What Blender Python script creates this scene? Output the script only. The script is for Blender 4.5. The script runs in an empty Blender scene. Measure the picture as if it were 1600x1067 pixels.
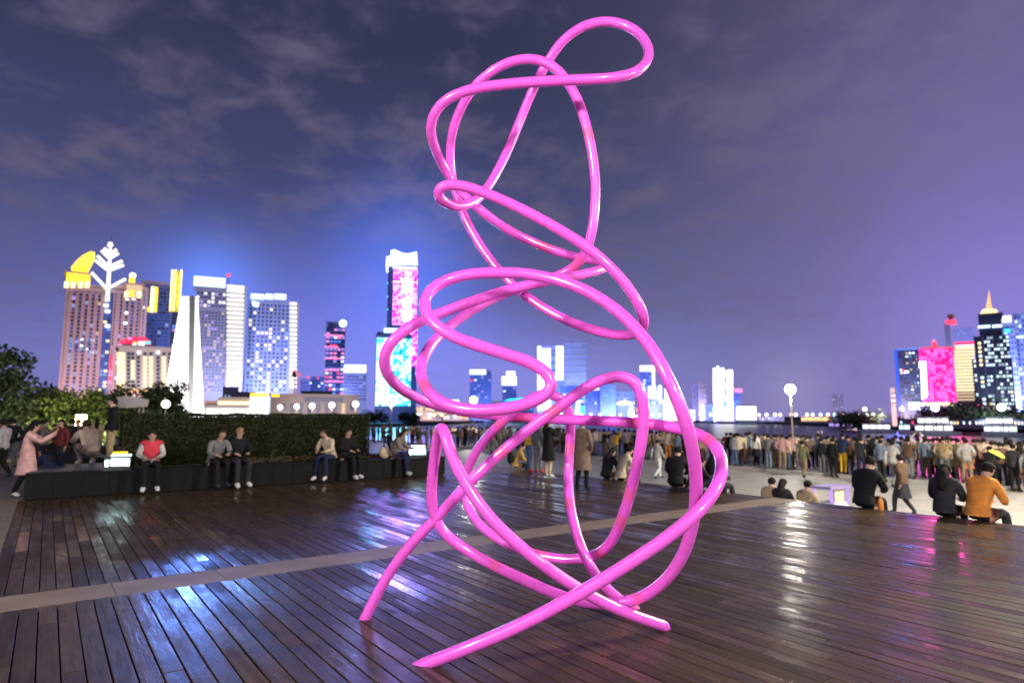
import bpy, bmesh, math, random
from mathutils import Vector, Matrix
random.seed(7)
sc = bpy.context.scene
COL = sc.collection
R_ = math.radians

# ------------------------------------------------------------------ camera
CAM_H, F_PX, HORIZON = 1.8, 1000.0, 650.0
PITCH = math.atan((HORIZON - 533.5) / F_PX)
cam_d = bpy.data.cameras.new('camera'); cam = bpy.data.objects.new('camera', cam_d); COL.objects.link(cam)
cam.location = (0, 0, CAM_H); cam.rotation_euler = (R_(90) + PITCH, 0, 0)
cam_d.sensor_width = 36.0; cam_d.lens = 36.0 * F_PX / 1600.0
cam_d.clip_start = 0.05; cam_d.clip_end = 9000
cam_d.dof.use_dof = True; cam_d.dof.focus_distance = 5.4; cam_d.dof.aperture_fstop = 1.25
sc.camera = cam
sc.render.engine = 'CYCLES'
sc.cycles.use_denoising = True
sc.cycles.max_bounces = 5; sc.cycles.diffuse_bounces = 2; sc.cycles.glossy_bounces = 3
sc.cycles.transmission_bounces = 4; sc.cycles.transparent_max_bounces = 4
sc.cycles.sample_clamp_indirect = 6.0
sc.cycles.caustics_reflective = False; sc.cycles.caustics_refractive = False
sc.view_settings.view_transform = 'Standard'; sc.view_settings.look = 'None'
sc.view_settings.exposure = 0.0; sc.view_settings.gamma = 1.0; sc.view_settings.use_curve_mapping = False

# ------------------------------------------------------------------ night sky (city glow on thin cloud)
world = bpy.data.worlds.new('World'); sc.world = world; world.use_nodes = True
nt = world.node_tree; nt.nodes.clear()
def N(t, **kw):
    n = nt.nodes.new(t)
    for k, v in kw.items(): setattr(n, k, v)
    return n
def L(a, b): nt.links.new(a, b)
def M_(op, a, b=None, c=None):
    n = N('ShaderNodeMath', operation=op)
    for i, v in enumerate((a, b, c)):
        if v is None: continue
        if isinstance(v, (int, float)): n.inputs[i].default_value = v
        else: L(v, n.inputs[i])
    return n.outputs[0]
def mixc(fac, a, b, mode='MIX'):
    n = N('ShaderNodeMix', data_type='RGBA', blend_type=mode)
    if isinstance(fac, (int, float)): n.inputs[0].default_value = fac
    else: L(fac, n.inputs[0])
    for i, v in ((6, a), (7, b)):
        if isinstance(v, tuple): n.inputs[i].default_value = (*v, 1)
        else: L(v, n.inputs[i])
    return n.outputs[2]
tc = N('ShaderNodeTexCoord'); sep = N('ShaderNodeSeparateXYZ'); L(tc.outputs['Generated'], sep.inputs[0])
dx, dy, dz = sep.outputs
elev = M_('ABSOLUTE', dz)
az = M_('ARCTAN2', dx, dy)
ramp = N('ShaderNodeValToRGB'); L(elev, ramp.inputs[0])
cr = ramp.color_ramp
stops = [(0.0, (.210, .205, .51)), (.08, (.168, .174, .44)), (.18, (.106, .114, .295)), (.32, (.060, .067, .170)), (.50, (.036, .040, .092)), (.8, (.026, .030, .075))]
while len(cr.elements) < len(stops): cr.elements.new(0.5)
for e, (p, c) in zip(cr.elements, stops): e.position = p; e.color = (*c, 1)
# the sky over the right shore is greyer and more violet
rt = N('ShaderNodeMapRange'); L(dx, rt.inputs[0]); rt.inputs[1].default_value = -.05; rt.inputs[2].default_value = .55; rt.interpolation_type = 'SMOOTHSTEP'
ramp2 = N('ShaderNodeValToRGB'); L(elev, ramp2.inputs[0]); cr2 = ramp2.color_ramp
stops2 = [(0.0, (.215, .185, .39)), (.10, (.180, .163, .345)), (.25, (.138, .128, .255)), (.45, (.108, .100, .195)), (.65, (.085, .077, .140)), (.9, (.05, .05, .10))]
while len(cr2.elements) < len(stops2): cr2.elements.new(0.5)
for e, (p, c) in zip(cr2.elements, stops2): e.position = p; e.color = (*c, 1)
sky = mixc(M_('MULTIPLY', rt.outputs[0], .85), ramp.outputs[0], ramp2.outputs[0])
# clouds on a flat layer overhead
den = M_('ADD', elev, .22)
cv = N('ShaderNodeCombineXYZ'); L(M_('DIVIDE', dx, den), cv.inputs[0]); L(M_('DIVIDE', dy, den), cv.inputs[1]); cv.inputs[2].default_value = 1.7
n1 = N('ShaderNodeTexNoise'); L(cv.outputs[0], n1.inputs['Vector']); n1.inputs['Scale'].default_value = 7.5; n1.inputs['Detail'].default_value = 7; n1.inputs['Roughness'].default_value = .56
n1.inputs['Distortion'].default_value = .25
n2 = N('ShaderNodeTexNoise'); L(cv.outputs[0], n2.inputs['Vector']); n2.inputs['Scale'].default_value = .9; n2.inputs['Detail'].default_value = 3
cl = M_('ADD', M_('MULTIPLY', n1.outputs[0], .6), M_('MULTIPLY', n2.outputs[0], .5))
cm = N('ShaderNodeMapRange'); L(cl, cm.inputs[0]); cm.inputs[1].default_value = .50; cm.inputs[2].default_value = .70; cm.interpolation_type = 'SMOOTHSTEP'
cf = M_('MULTIPLY', cm.outputs[0], M_('MINIMUM', M_('MULTIPLY', elev, 2.4), .80))
sky = mixc(cf, sky, (.130, .112, .190))
# light thrown up by the brightest towers
def lobe(a0, e0, sa, se, col, s):
    global sky
    d1 = M_('DIVIDE', M_('SUBTRACT', az, a0), sa); d2 = M_('DIVIDE', M_('SUBTRACT', elev, e0), se)
    g = M_('EXPONENT', M_('MULTIPLY', M_('ADD', M_('MULTIPLY', d1, d1), M_('MULTIPLY', d2, d2)), -1.0))
    sky = mixc(M_('MULTIPLY', g, s), sky, col, 'ADD')
def azel(px, py):
    v = Vector(((px - 800) / F_PX, 1, -(py - 533.5) / F_PX)); v = Matrix.Rotation(PITCH, 3, 'X') @ v; v.normalize()
    return math.atan2(v.x, v.y), v.z
for (px, py, sa, se, col, s) in ((330, 440, .060, .055, (.05, .20, .85), .62), (330, 470, .15, .10, (.05, .12, .60), .28), (630, 430, .11, .11, (.03, .13, .80), .72), (430, 540, .22, .12, (.07, .09, .50), .32),
                                 (640, 560, .22, .10, (.10, .12, .6), .34), (850, 600, .22, .08, (.14, .16, .55), .36), (1560, 540, .13, .16, (.15, .10, .55), .38), (1680, 330, .30, .30, (.12, .08, .32), .5), (1240, 607, .05, .05, (.4, .4, .5), .15)):
    a, e = azel(px, py); lobe(a, e, sa, se, col, s)
bg = N('ShaderNodeBackground'); L(sky, bg.inputs[0]); bg.inputs[1].default_value = 1.0
out = N('ShaderNodeOutputWorld'); L(bg.outputs[0], out.inputs[0])

# ------------------------------------------------------------------ lamps that light the square (their posts are built below)
GLOBE_EMIT = 9.0       # promenade globe lamps
MAST_EMIT = 480.0        # square floodlight masts

# ------------------------------------------------------------------ helpers
TH = R_(35.8); CU, SU = math.cos(TH), math.sin(TH)
def uv(u, v, z=0.0): return Vector((CU * u - SU * v, SU * u + CU * v, z))
def ray(px, py):
    return Matrix.Rotation(PITCH, 3, 'X') @ Vector(((px - 800) / F_PX, 1, -(py - 533.5) / F_PX))
def at_depth(px, py, d):
    return Vector((0, 0, CAM_H)) + ray(px, py) * d
def on_plane(px, py, z):
    r = ray(px, py); return Vector((0, 0, CAM_H)) + r * ((z - CAM_H) / r.z)
def project(p):
    q = Matrix.Rotation(-PITCH, 3, 'X') @ (Vector(p) - Vector((0, 0, CAM_H)))
    if q.y < .05: return None
    return 800 + F_PX * q.x / q.y, 533.5 - F_PX * q.z / q.y

def tag(o, label=None, cat=None, group=None, kind=None):
    if label: o['label'] = label
    if cat: o['category'] = cat
    if group: o['group'] = group
    if kind: o['kind'] = kind
    return o
def empty(name, loc=(0, 0, 0), rz=0.0):
    o = bpy.data.objects.new(name, None); COL.objects.link(o); o.location = loc; o.rotation_euler = (0, 0, rz); o.empty_display_size = .2
    return o
def link(name, mesh, parent=None, loc=(0, 0, 0), rot=(0, 0, 0)):
    o = bpy.data.objects.new(name, mesh); COL.objects.link(o); o.location = loc; o.rotation_euler = rot
    if parent: o.parent = parent
    return o
class MB:
    def __init__(s): s.v = []; s.f = []; s.m = []; s.smooth = False
    def poly(s, pts, mi=0):
        b = len(s.v); s.v += [tuple(p) for p in pts]; s.f.append(tuple(range(b, b + len(pts)))); s.m.append(mi)
    def box(s, c, d, mi=0, mat=None):
        cx, cy, cz = c; x, y, z = d[0] / 2, d[1] / 2, d[2] / 2
        pts = [Vector((sx * x, sy * y, sz * z)) for sz in (-1, 1) for sy in (-1, 1) for sx in (-1, 1)]
        if mat: pts = [mat @ p for p in pts]
        b = len(s.v); s.v += [(p.x + cx, p.y + cy, p.z + cz) for p in pts]
        for f in ((0, 2, 3, 1), (4, 5, 7, 6), (0, 1, 5, 4), (2, 6, 7, 3), (0, 4, 6, 2), (1, 3, 7, 5)):
            s.f.append(tuple(b + i for i in f)); s.m.append(mi)
    def span(s, x0, x1, y0, y1, z0, z1, mi=0): s.box(((x0 + x1) / 2, (y0 + y1) / 2, (z0 + z1) / 2), (x1 - x0, y1 - y0, z1 - z0), mi)
    def prism(s, pts, z0, z1, mi=0):          # pts (x,y) counter clockwise
        n = len(pts); b = len(s.v); s.v += [(p[0], p[1], z0) for p in pts] + [(p[0], p[1], z1) for p in pts]
        s.f.append(tuple(b + i for i in reversed(range(n)))); s.m.append(mi)
        s.f.append(tuple(b + n + i for i in range(n))); s.m.append(mi)
        for i in range(n):
            j = (i + 1) % n; s.f.append((b + i, b + j, b + n + j, b + n + i)); s.m.append(mi)
    def plate(s, pts, y0, y1, mi=0):          # pts (x,z), extruded along y
        n = len(pts); b = len(s.v); s.v += [(p[0], y0, p[1]) for p in pts] + [(p[0], y1, p[1]) for p in pts]
        s.f.append(tuple(b + i for i in range(n))); s.m.append(mi)
        s.f.append(tuple(b + n + i for i in reversed(range(n)))); s.m.append(mi)
        for i in range(n):
            j = (i + 1) % n; s.f.append((b + j, b + i, b + n + i, b + n + j)); s.m.append(mi)
    def lathe(s, prof, c=(0, 0, 0), n=12, mi=0):   # prof [(r,z)...]
        b = len(s.v)
        for r, z in prof:
            for k in range(n):
                a = 2 * math.pi * k / n; s.v.append((c[0] + r * math.cos(a), c[1] + r * math.sin(a), c[2] + z))
        for i in range(len(prof) - 1):
            for k in range(n):
                k2 = (k + 1) % n
                s.f.append((b + i * n + k, b + i * n + k2, b + (i + 1) * n + k2, b + (i + 1) * n + k)); s.m.append(mi)
        s.f.append(tuple(b + k for k in reversed(range(n)))); s.m.append(mi)
        t = b + (len(prof) - 1) * n; s.f.append(tuple(t + k for k in range(n))); s.m.append(mi)
    def ball(s, c, r, n=12, mi=0, sc=(1, 1, 1)):
        k = n // 2
        b = len(s.v)
        for i in range(k + 1):
            t = math.pi * (i + .0) / k; t = min(max(t, .02), math.pi - .02)
            for j in range(n):
                a = 2 * math.pi * j / n
                s.v.append((c[0] + r * sc[0] * math.sin(t) * math.cos(a), c[1] + r * sc[1] * math.sin(t) * math.sin(a), c[2] - r * sc[2] * math.cos(t)))
        for i in range(k):
            for j in range(n):
                j2 = (j + 1) % n; s.f.append((b + i * n + j, b + i * n + j2, b + (i + 1) * n + j2, b + (i + 1) * n + j)); s.m.append(mi)
    def tube(s, pts, rad, n=8, mi=0, cap=True):
        pts = [Vector(p) for p in pts]; m = len(pts)
        if not hasattr(rad, '__len__'): rad = [rad] * m
        t0 = (pts[1] - pts[0]).normalized(); nrm = t0.orthogonal().normalized(); b = len(s.v)
        for i in range(m):
            t = (pts[min(i + 1, m - 1)] - pts[max(i - 1, 0)]).normalized()
            nrm = (nrm - t * nrm.dot(t)).normalized(); bi = t.cross(nrm)
            for k in range(n):
                a = 2 * math.pi * k / n; p = pts[i] + (nrm * math.cos(a) + bi * math.sin(a)) * rad[i]; s.v.append(tuple(p))
        for i in range(m - 1):
            for k in range(n):
                k2 = (k + 1) % n; s.f.append((b + i * n + k, b + i * n + k2, b + (i + 1) * n + k2, b + (i + 1) * n + k)); s.m.append(mi)
        if cap:
            s.f.append(tuple(b + k for k in reversed(range(n)))); s.m.append(mi)
            t = b + (m - 1) * n; s.f.append(tuple(t + k for k in range(n))); s.m.append(mi)
    def mesh(s, name, mats, smooth=False):
        me = bpy.data.meshes.new(name); me.from_pydata(s.v, [], s.f)
        for m in (mats if isinstance(mats, (list, tuple)) else [mats]): me.materials.append(m)
        if any(s.m): me.polygons.foreach_set('material_index', s.m)
        if smooth: me.polygons.foreach_set('use_smooth', [True] * len(s.f))
        me.update(); return me
    def build(s, name, mats, parent=None, loc=(0, 0, 0), rz=0.0, smooth=False):
        return link(name, s.mesh(name, mats, smooth), parent, loc, (0, 0, rz))

# ------------------------------------------------------------------ materials
def mat(name, col, rough=.6, spec=.5, metal=0.0, emit=None, es=0.0, var=0.0, vscale=3.0, sample=False):
    m = bpy.data.materials.new(name); m.use_nodes = True; t = m.node_tree; b = t.nodes['Principled BSDF']
    b.inputs['Base Color'].default_value = (*col, 1); b.inputs['Roughness'].default_value = rough; b.inputs['Metallic'].default_value = metal
    b.inputs['Specular IOR Level'].default_value = spec
    if emit: b.inputs['Emission Color'].default_value = (*emit, 1); b.inputs['Emission Strength'].default_value = es
    if var:
        tcn = t.nodes.new('ShaderNodeTexCoord'); no = t.nodes.new('ShaderNodeTexNoise'); no.inputs['Scale'].default_value = vscale; no.inputs['Detail'].default_value = 6
        t.links.new(tcn.outputs['Object'], no.inputs['Vector'])
        mr = t.nodes.new('ShaderNodeMapRange'); mr.inputs[1].default_value = .3; mr.inputs[2].default_value = .7; mr.inputs[3].default_value = 1 - var; mr.inputs[4].default_value = 1 + var
        t.links.new(no.outputs[0], mr.inputs[0])
        mx = t.nodes.new('ShaderNodeMix'); mx.data_type = 'RGBA'; mx.blend_type = 'MULTIPLY'; mx.inputs[0].default_value = 1
        mx.inputs[6].default_value = (*col, 1); t.links.new(mr.outputs[0], mx.inputs[7]); t.links.new(mx.outputs[2], b.inputs['Base Color'])
    m.cycles.emission_sampling = 'FRONT' if sample else 'NONE'
    return m
def lit(name, col, s, sample=False): return mat(name, (.02, .02, .02), .4, .2, 0, col, s, sample=sample)
E_WHITE = lit('light_white', (.95, .97, 1), 2.0)
E_BAND = lit('light_band_white', (1, .96, .90), 1.7)
E_COOL = lit('light_cool', (.62, .82, 1), 2.4)
E_WARM = lit('light_warm', (1, .78, .42), 2.0)
E_WARM2 = lit('light_warm_dim', (1, .72, .45), .85)
E_YEL = lit('light_yellow', (1, .62, .03), 2.2)
E_YELP = lit('light_pale_yellow', (1, .80, .35), 2.6)
E_RED = lit('light_red', (1, .05, .12), 2.0)
E_PINK = lit('light_pink', (1, .25, .6), 1.6)
E_VIO = lit('light_violet', (.55, .35, 1), 1.1)
E_BLUE = lit('light_blue', (.10, .28, 1), 1.3)
E_BLUE2 = lit('light_soft_blue', (.35, .55, 1), .8)
E_CYAN = lit('light_cyan', (.05, .85, 1), 1.6)
E_ORG = lit('light_orange', (1, .45, .12), 2.0)
LEAFLIGHT = 1
E_GREEN = lit('light_green', (.1, .9, .5), 1.0)
E_MAG = lit('light_magenta', (1, .05, .75), 1.5)
GLASS_D = mat('dark_glazing', (.03, .05, .12), .25, .5)
GLASS_B = mat('blue_glazing', (.06, .12, .38), .25, .5)
S_PINK = mat('pink_stone', (.42, .30, .31), .8, .3, var=.12, vscale=.08)
S_PALE = mat('pale_stone', (.42, .38, .40), .8, .3, var=.1, vscale=.1)
S_GREY = mat('grey_cladding', (.22, .22, .30), .6, .4, var=.1, vscale=.1)
S_BLUE = mat('blue_cladding', (.10, .15, .36), .4, .5, var=.15, vscale=.1)
S_DARK = mat('dark_cladding', (.05, .06, .13), .4, .5, var=.1, vscale=.1)
S_WHITE = mat('white_paint', (.80, .80, .80), .6, .4, var=.04, vscale=.3)
S_BEIGE = mat('beige_render', (.45, .36, .33), .8, .3, var=.1, vscale=.15)
S_HAZE = mat('hazed_blue_cladding', (.30, .34, .60), .5, .4, var=.1, vscale=.05)  # haze of the far air painted into the cladding colour
ROOF = mat('roof_felt', (.06, .06, .07), .9, .2)
METAL = mat('dark_metal', (.05, .05, .055), .4, .5, .6)
LAMPMETAL = mat('lamp_post_paint', (.30, .24, .18), .45, .5, .2)
STEEL = mat('rail_steel', (.25, .25, .27), .35, .5, .8)

def led(name, c1, c2, c3, s, sx, sz, thr=.5):
    """pixel facade: small lit cells of uneven brightness"""
    m = bpy.data.materials.new(name); m.use_nodes = True; t = m.node_tree; b = t.nodes['Principled BSDF']
    b.inputs['Base Color'].default_value = (.02, .02, .03, 1); b.inputs['Roughness'].default_value = .4
    tcn = t.nodes.new('ShaderNodeTexCoord'); mp = t.nodes.new('ShaderNodeMapping'); mp.inputs['Scale'].default_value = (sx, 1, sz)
    t.links.new(tcn.outputs['Object'], mp.inputs[0])
    vo = t.nodes.new('ShaderNodeTexVoronoi'); vo.inputs['Scale'].default_value = 1; vo.inputs['Randomness'].default_value = .35; t.links.new(mp.outputs[0], vo.inputs['Vector'])
    no = t.nodes.new('ShaderNodeTexNoise'); no.inputs['Scale'].default_value = .35; no.inputs['Detail'].default_value = 6; t.links.new(mp.outputs[0], no.inputs['Vector'])
    sp = t.nodes.new('ShaderNodeSeparateColor'); t.links.new(vo.outputs['Color'], sp.inputs[0])
    ad = t.nodes.new('ShaderNodeMath'); ad.operation = 'MULTIPLY_ADD'; t.links.new(sp.outputs[0], ad.inputs[0]); ad.inputs[1].default_value = .75; t.links.new(no.outputs[0], ad.inputs[2])
    rp = t.nodes.new('ShaderNodeValToRGB'); t.links.new(ad.outputs[0], rp.inputs[0]); e = rp.color_ramp.elements
    e[0].position = .45; e[0].color = (*c1, 1); e[1].position = 1.15 if False else 1.0; e[1].color = (*c3, 1); k = rp.color_ramp.elements.new(.7); k.color = (*c2, 1)
    t.links.new(rp.outputs[0], b.inputs['Emission Color']); b.inputs['Emission Strength'].default_value = s
    m.cycles.emission_sampling = 'NONE'
    return m
LED_PINK = led('led_pink', (.28, .0, .40), (.95, .02, .85), (1, .4, .95), 2.0, .55, .6)
LED_CYAN = led('led_cyan', (.0, .30, .50), (.02, .85, .95), (.8, 1, 1), 1.7, .5, .5)
LED_MAG = led('led_magenta', (.55, .0, .16), (.95, .0, .32), (1, .12, .60), 1.5, .9, .9)

def deck_wood():
    m = bpy.data.materials.new('wet_deck_wood'); m.use_nodes = True; t = m.node_tree; b = t.nodes['Principled BSDF']; n = t.nodes.new; l = t.links.new
    tcn = n('ShaderNodeTexCoord'); oi = n('ShaderNodeObjectInfo'); ge = n('ShaderNodeNewGeometry')
    rnd = n('ShaderNodeMath'); rnd.operation = 'ADD'; l(oi.outputs['Random'], rnd.inputs[0]); l(ge.outputs['Random Per Island'], rnd.inputs[1])
    fr = n('ShaderNodeMath'); fr.operation = 'FRACT'; l(rnd.outputs[0], fr.inputs[0])
    gp = ge.outputs['Position']
    rot = n('ShaderNodeVectorRotate'); rot.rotation_type = 'Z_AXIS'; rot.inputs['Angle'].default_value = -TH; l(gp, rot.inputs['Vector'])   # x = across boards, y = along
    off = n('ShaderNodeCombineXYZ'); mu = n('ShaderNodeMath'); mu.operation = 'MULTIPLY'; mu.inputs[1].default_value = 37.0; l(fr.outputs[0], mu.inputs[0]); l(mu.outputs[0], off.inputs[2])
    ad = n('ShaderNodeVectorMath'); ad.operation = 'ADD'; l(rot.outputs[0], ad.inputs[0]); l(off.outputs[0], ad.inputs[1])
    mp = n('ShaderNodeMapping'); mp.inputs['Scale'].default_value = (38, 1.6, 1); l(ad.outputs[0], mp.inputs[0])
    gr = n('ShaderNodeTexNoise'); gr.inputs['Scale'].default_value = 1; gr.inputs['Detail'].default_value = 8; gr.inputs['Roughness'].default_value = .62; l(mp.outputs[0], gr.inputs['Vector'])
    mp2 = n('ShaderNodeMapping'); mp2.inputs['Scale'].default_value = (5, 1.1, 1); l(ad.outputs[0], mp2.inputs[0])
    bl = n('ShaderNodeTexNoise'); bl.inputs['Scale'].default_value = 1; bl.inputs['Detail'].default_value = 7; bl.inputs['Roughness'].default_value = .65; l(mp2.outputs[0], bl.inputs['Vector'])
    rp = n('ShaderNodeValToRGB'); e = rp.color_ramp.elements; l(gr.outputs[0], rp.inputs[0])
    e[0].position = .28; e[0].color = (.028, .0168, .0095, 1); e[1].position = .72; e[1].color = (.086, .055, .033, 1)
    mr = n('ShaderNodeMapRange'); l(fr.outputs[0], mr.inputs[0]); mr.inputs[3].default_value = .62; mr.inputs[4].default_value = 1.35
    mx = n('ShaderNodeMix'); mx.data_type = 'RGBA'; mx.blend_type = 'MULTIPLY'; mx.inputs[0].default_value = 1; l(rp.outputs[0], mx.inputs[6]); l(mr.outputs[0], mx.inputs[7])
    # worn grey patches
    wr = n('ShaderNodeMapRange'); l(bl.outputs[0], wr.inputs[0]); wr.inputs[1].default_value = .55; wr.inputs[2].default_value = .75; wr.inputs[3].default_value = 0; wr.inputs[4].default_value = .5
    mw = n('ShaderNodeMix'); mw.data_type = 'RGBA'; l(wr.outputs[0], mw.inputs[0]); l(mx.outputs[2], mw.inputs[6]); mw.inputs[7].default_value = (.085, .070, .060, 1)
    l(mw.outputs[2], b.inputs['Base Color'])
    # wet film: some boards and patches are smooth
    a1 = n('ShaderNodeMath'); a1.operation = 'MULTIPLY_ADD'; l(fr.outputs[0], a1.inputs[0]); a1.inputs[1].default_value = .30; l(bl.outputs[0], a1.inputs[2])
    wp = n('ShaderNodeTexNoise'); wp.inputs['Scale'].default_value = .55; wp.inputs['Detail'].default_value = 4; l(gp, wp.inputs['Vector'])
    a2 = n('ShaderNodeMath'); a2.operation = 'MULTIPLY_ADD'; l(wp.outputs[0], a2.inputs[0]); a2.inputs[1].default_value = .8; l(a1.outputs[0], a2.inputs[2])
    a1 = n('ShaderNodeMath'); a1.operation = 'SUBTRACT'; l(a2.outputs[0], a1.inputs[0]); a1.inputs[1].default_value = .40
    rr = n('ShaderNodeMapRange'); l(a1.outputs[0], rr.inputs[0]); rr.inputs[1].default_value = .45; rr.inputs[2].default_value = .85; rr.inputs[3].default_value = .52; rr.inputs[4].default_value = .20
    gl = n('ShaderNodeMapRange'); l(fr.outputs[0], gl.inputs[0]); gl.inputs[1].default_value = .84; gl.inputs[2].default_value = .90; gl.inputs[3].default_value = 1.0; gl.inputs[4].default_value = .55
    rm = n('ShaderNodeMath'); rm.operation = 'MULTIPLY'; l(rr.outputs[0], rm.inputs[0]); l(gl.outputs[0], rm.inputs[1]); l(rm.outputs[0], b.inputs['Roughness'])
    b.inputs['Specular IOR Level'].default_value = .30
    bu = n('ShaderNodeBump'); bu.inputs['Strength'].default_value = .35; bu.inputs['Distance'].default_value = .006; l(gr.outputs[0], bu.inputs['Height'])
    bu2 = n('ShaderNodeBump'); bu2.inputs['Strength'].default_value = .30; bu2.inputs['Distance'].default_value = .02; l(bl.outputs[0], bu2.inputs['Height']); l(bu.outputs[0], bu2.inputs['Normal'])
    l(bu2.outputs[0], b.inputs['Normal'])
    return m
WOOD = deck_wood()

def paving(name, c1, c2, mortar, scale, rough, bw=.9, rh=.6):
    m = bpy.data.materials.new(name); m.use_nodes = True; t = m.node_tree; b = t.nodes['Principled BSDF']; n = t.nodes.new; l = t.links.new
    ge = n('ShaderNodeNewGeometry'); rot = n('ShaderNodeVectorRotate'); rot.rotation_type = 'Z_AXIS'; rot.inputs['Angle'].default_value = -TH; l(ge.outputs['Position'], rot.inputs['Vector'])
    br = n('ShaderNodeTexBrick'); br.inputs['Scale'].default_value = scale; br.inputs['Mortar Size'].default_value = .008; br.inputs['Brick Width'].default_value = bw; br.inputs['Row Height'].default_value = rh
    br.inputs['Color1'].default_value = (*c1, 1); br.inputs['Color2'].default_value = (*c2, 1); br.inputs['Mortar'].default_value = (*mortar, 1); l(rot.outputs[0], br.inputs['Vector'])
    no = n('ShaderNodeTexNoise'); no.inputs['Scale'].default_value = 1.3; no.inputs['Detail'].default_value = 8; l(ge.outputs['Position'], no.inputs['Vector'])
    mr = n('ShaderNodeMapRange'); l(no.outputs[0], mr.inputs[0]); mr.inputs[1].default_value = .3; mr.inputs[2].default_value = .7; mr.inputs[3].default_value = .78; mr.inputs[4].default_value = 1.12
    mx = n('ShaderNodeMix'); mx.data_type = 'RGBA'; mx.blend_type = 'MULTIPLY'; mx.inputs[0].default_value = 1; l(br.outputs[0], mx.inputs[6]); l(mr.outputs[0], mx.inputs[7]); l(mx.outputs[2], b.inputs['Base Color'])
    b.inputs['Roughness'].default_value = rough; return m
PAVE_PALE = paving('pale_paving', (.44, .42, .38), (.39, .38, .35), (.28, .27, .25), 1, .6)
PAVE_TAN = paving('tan_paving', (.26, .20, .155), (.23, .175, .14), (.12, .09, .075), 1, .5)
PAVE_DARK = paving('promenade_paving', (.17, .145, .15), (.14, .12, .13), (.08, .07, .08), 1.6, .35)
STRIP = mat('tan_strip_stone', (.21, .155, .12), .55, .4, var=.22, vscale=2.0)
BLACKSTONE = mat('black_granite', (.0045, .0045, .005), .55, .16, var=.3, vscale=6)
SOIL = mat('soil', (.03, .022, .016), .95, .1)
LAND = mat('land', (.05, .05, .05), .9, .2, var=.3, vscale=.05)

def water_mat():
    m = bpy.data.materials.new('bay_water'); m.use_nodes = True; t = m.node_tree; b = t.nodes['Principled BSDF']; n = t.nodes.new; l = t.links.new
    b.inputs['Base Color'].default_value = (.010, .014, .035, 1); b.inputs['Roughness'].default_value = .30; b.inputs['IOR'].default_value = 1.333
    ge = n('ShaderNodeNewGeometry'); no = n('ShaderNodeTexNoise'); no.inputs['Scale'].default_value = .35; no.inputs['Detail'].default_value = 6; l(ge.outputs['Position'], no.inputs['Vector'])
    bu = n('ShaderNodeBump'); bu.inputs['Strength'].default_value = .35; bu.inputs['Distance'].default_value = .35; l(no.outputs[0], bu.inputs['Height']); l(bu.outputs[0], b.inputs['Normal'])
    return m
WATER = water_mat()

def leaf_mat(name, c1, c2):
    m = bpy.data.materials.new(name); m.use_nodes = True; t = m.node_tree; b = t.nodes['Principled BSDF']; n = t.nodes.new; l = t.links.new
    ge = n('ShaderNodeNewGeometry'); mx = n('ShaderNodeMix'); mx.data_type = 'RGBA'; l(ge.outputs['Random Per Island'], mx.inputs[0]); mx.inputs[6].default_value = (*c1, 1); mx.inputs[7].default_value = (*c2, 1)
    l(mx.outputs[2], b.inputs['Base Color']); b.inputs['Roughness'].default_value = .55; b.inputs['Specular IOR Level'].default_value = .3
    return m
LEAF_H = leaf_mat('hedge_leaf', (.022, .028, .010), (.050, .056, .018))
LEAF_D = leaf_mat('dark_leaf', (.020, .036, .016), (.055, .080, .030))
LEAF_G = leaf_mat('green_leaf', (.05, .085, .02), (.13, .17, .035))
LEAF_F = leaf_mat('ground_cover_leaf', (.05, .05, .02), (.12, .085, .05))
BARK = mat('bark', (.07, .05, .038), .9, .2, var=.3, vscale=8)

def cloth_mat():
    m = bpy.data.materials.new('cloth'); m.use_nodes = True; t = m.node_tree; b = t.nodes['Principled BSDF']; n = t.nodes.new; l = t.links.new
    oi = n('ShaderNodeObjectInfo'); tcn = n('ShaderNodeTexCoord'); no = n('ShaderNodeTexNoise'); no.inputs['Scale'].default_value = 9; no.inputs['Detail'].default_value = 5; l(tcn.outputs['Object'], no.inputs['Vector'])
    mr = n('ShaderNodeMapRange'); l(no.outputs[0], mr.inputs[0]); mr.inputs[1].default_value = .3; mr.inputs[2].default_value = .7; mr.inputs[3].default_value = .75; mr.inputs[4].default_value = 1.15
    mx = n('ShaderNodeMix'); mx.data_type = 'RGBA'; mx.blend_type = 'MULTIPLY'; mx.inputs[0].default_value = 1; l(oi.outputs['Color'], mx.inputs[6]); l(mr.outputs[0], mx.inputs[7]); l(mx.outputs[2], b.inputs['Base Color'])
    b.inputs['Roughness'].default_value = .85; b.inputs['Specular IOR Level'].default_value = .2
    bu = n('ShaderNodeBump'); bu.inputs['Strength'].default_value = .5; bu.inputs['Distance'].default_value = .02; l(no.outputs[0], bu.inputs['Height']); l(bu.outputs[0], b.inputs['Normal'])
    return m
CLOTH = cloth_mat()
SKIN = mat('skin', (.52, .32, .23), .55, .4)
EYE = mat('eye_dark', (.02, .015, .012), .3, .5)
LIP = mat('lip', (.42, .16, .13), .5, .4)

# ================================================================== SETTING
def uvpoly(pts): return [(uv(u, v).x, uv(u, v).y) for u, v in pts]
b = MB(); b.poly([(-7000, -600, -4), (7000, -600, -4), (7000, 8000, -4), (-7000, 8000, -4)]); tag(b.build('water', WATER), kind='structure')
U_EDGE, U_L, V_PL = 13.3, -.38, 17.45
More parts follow.
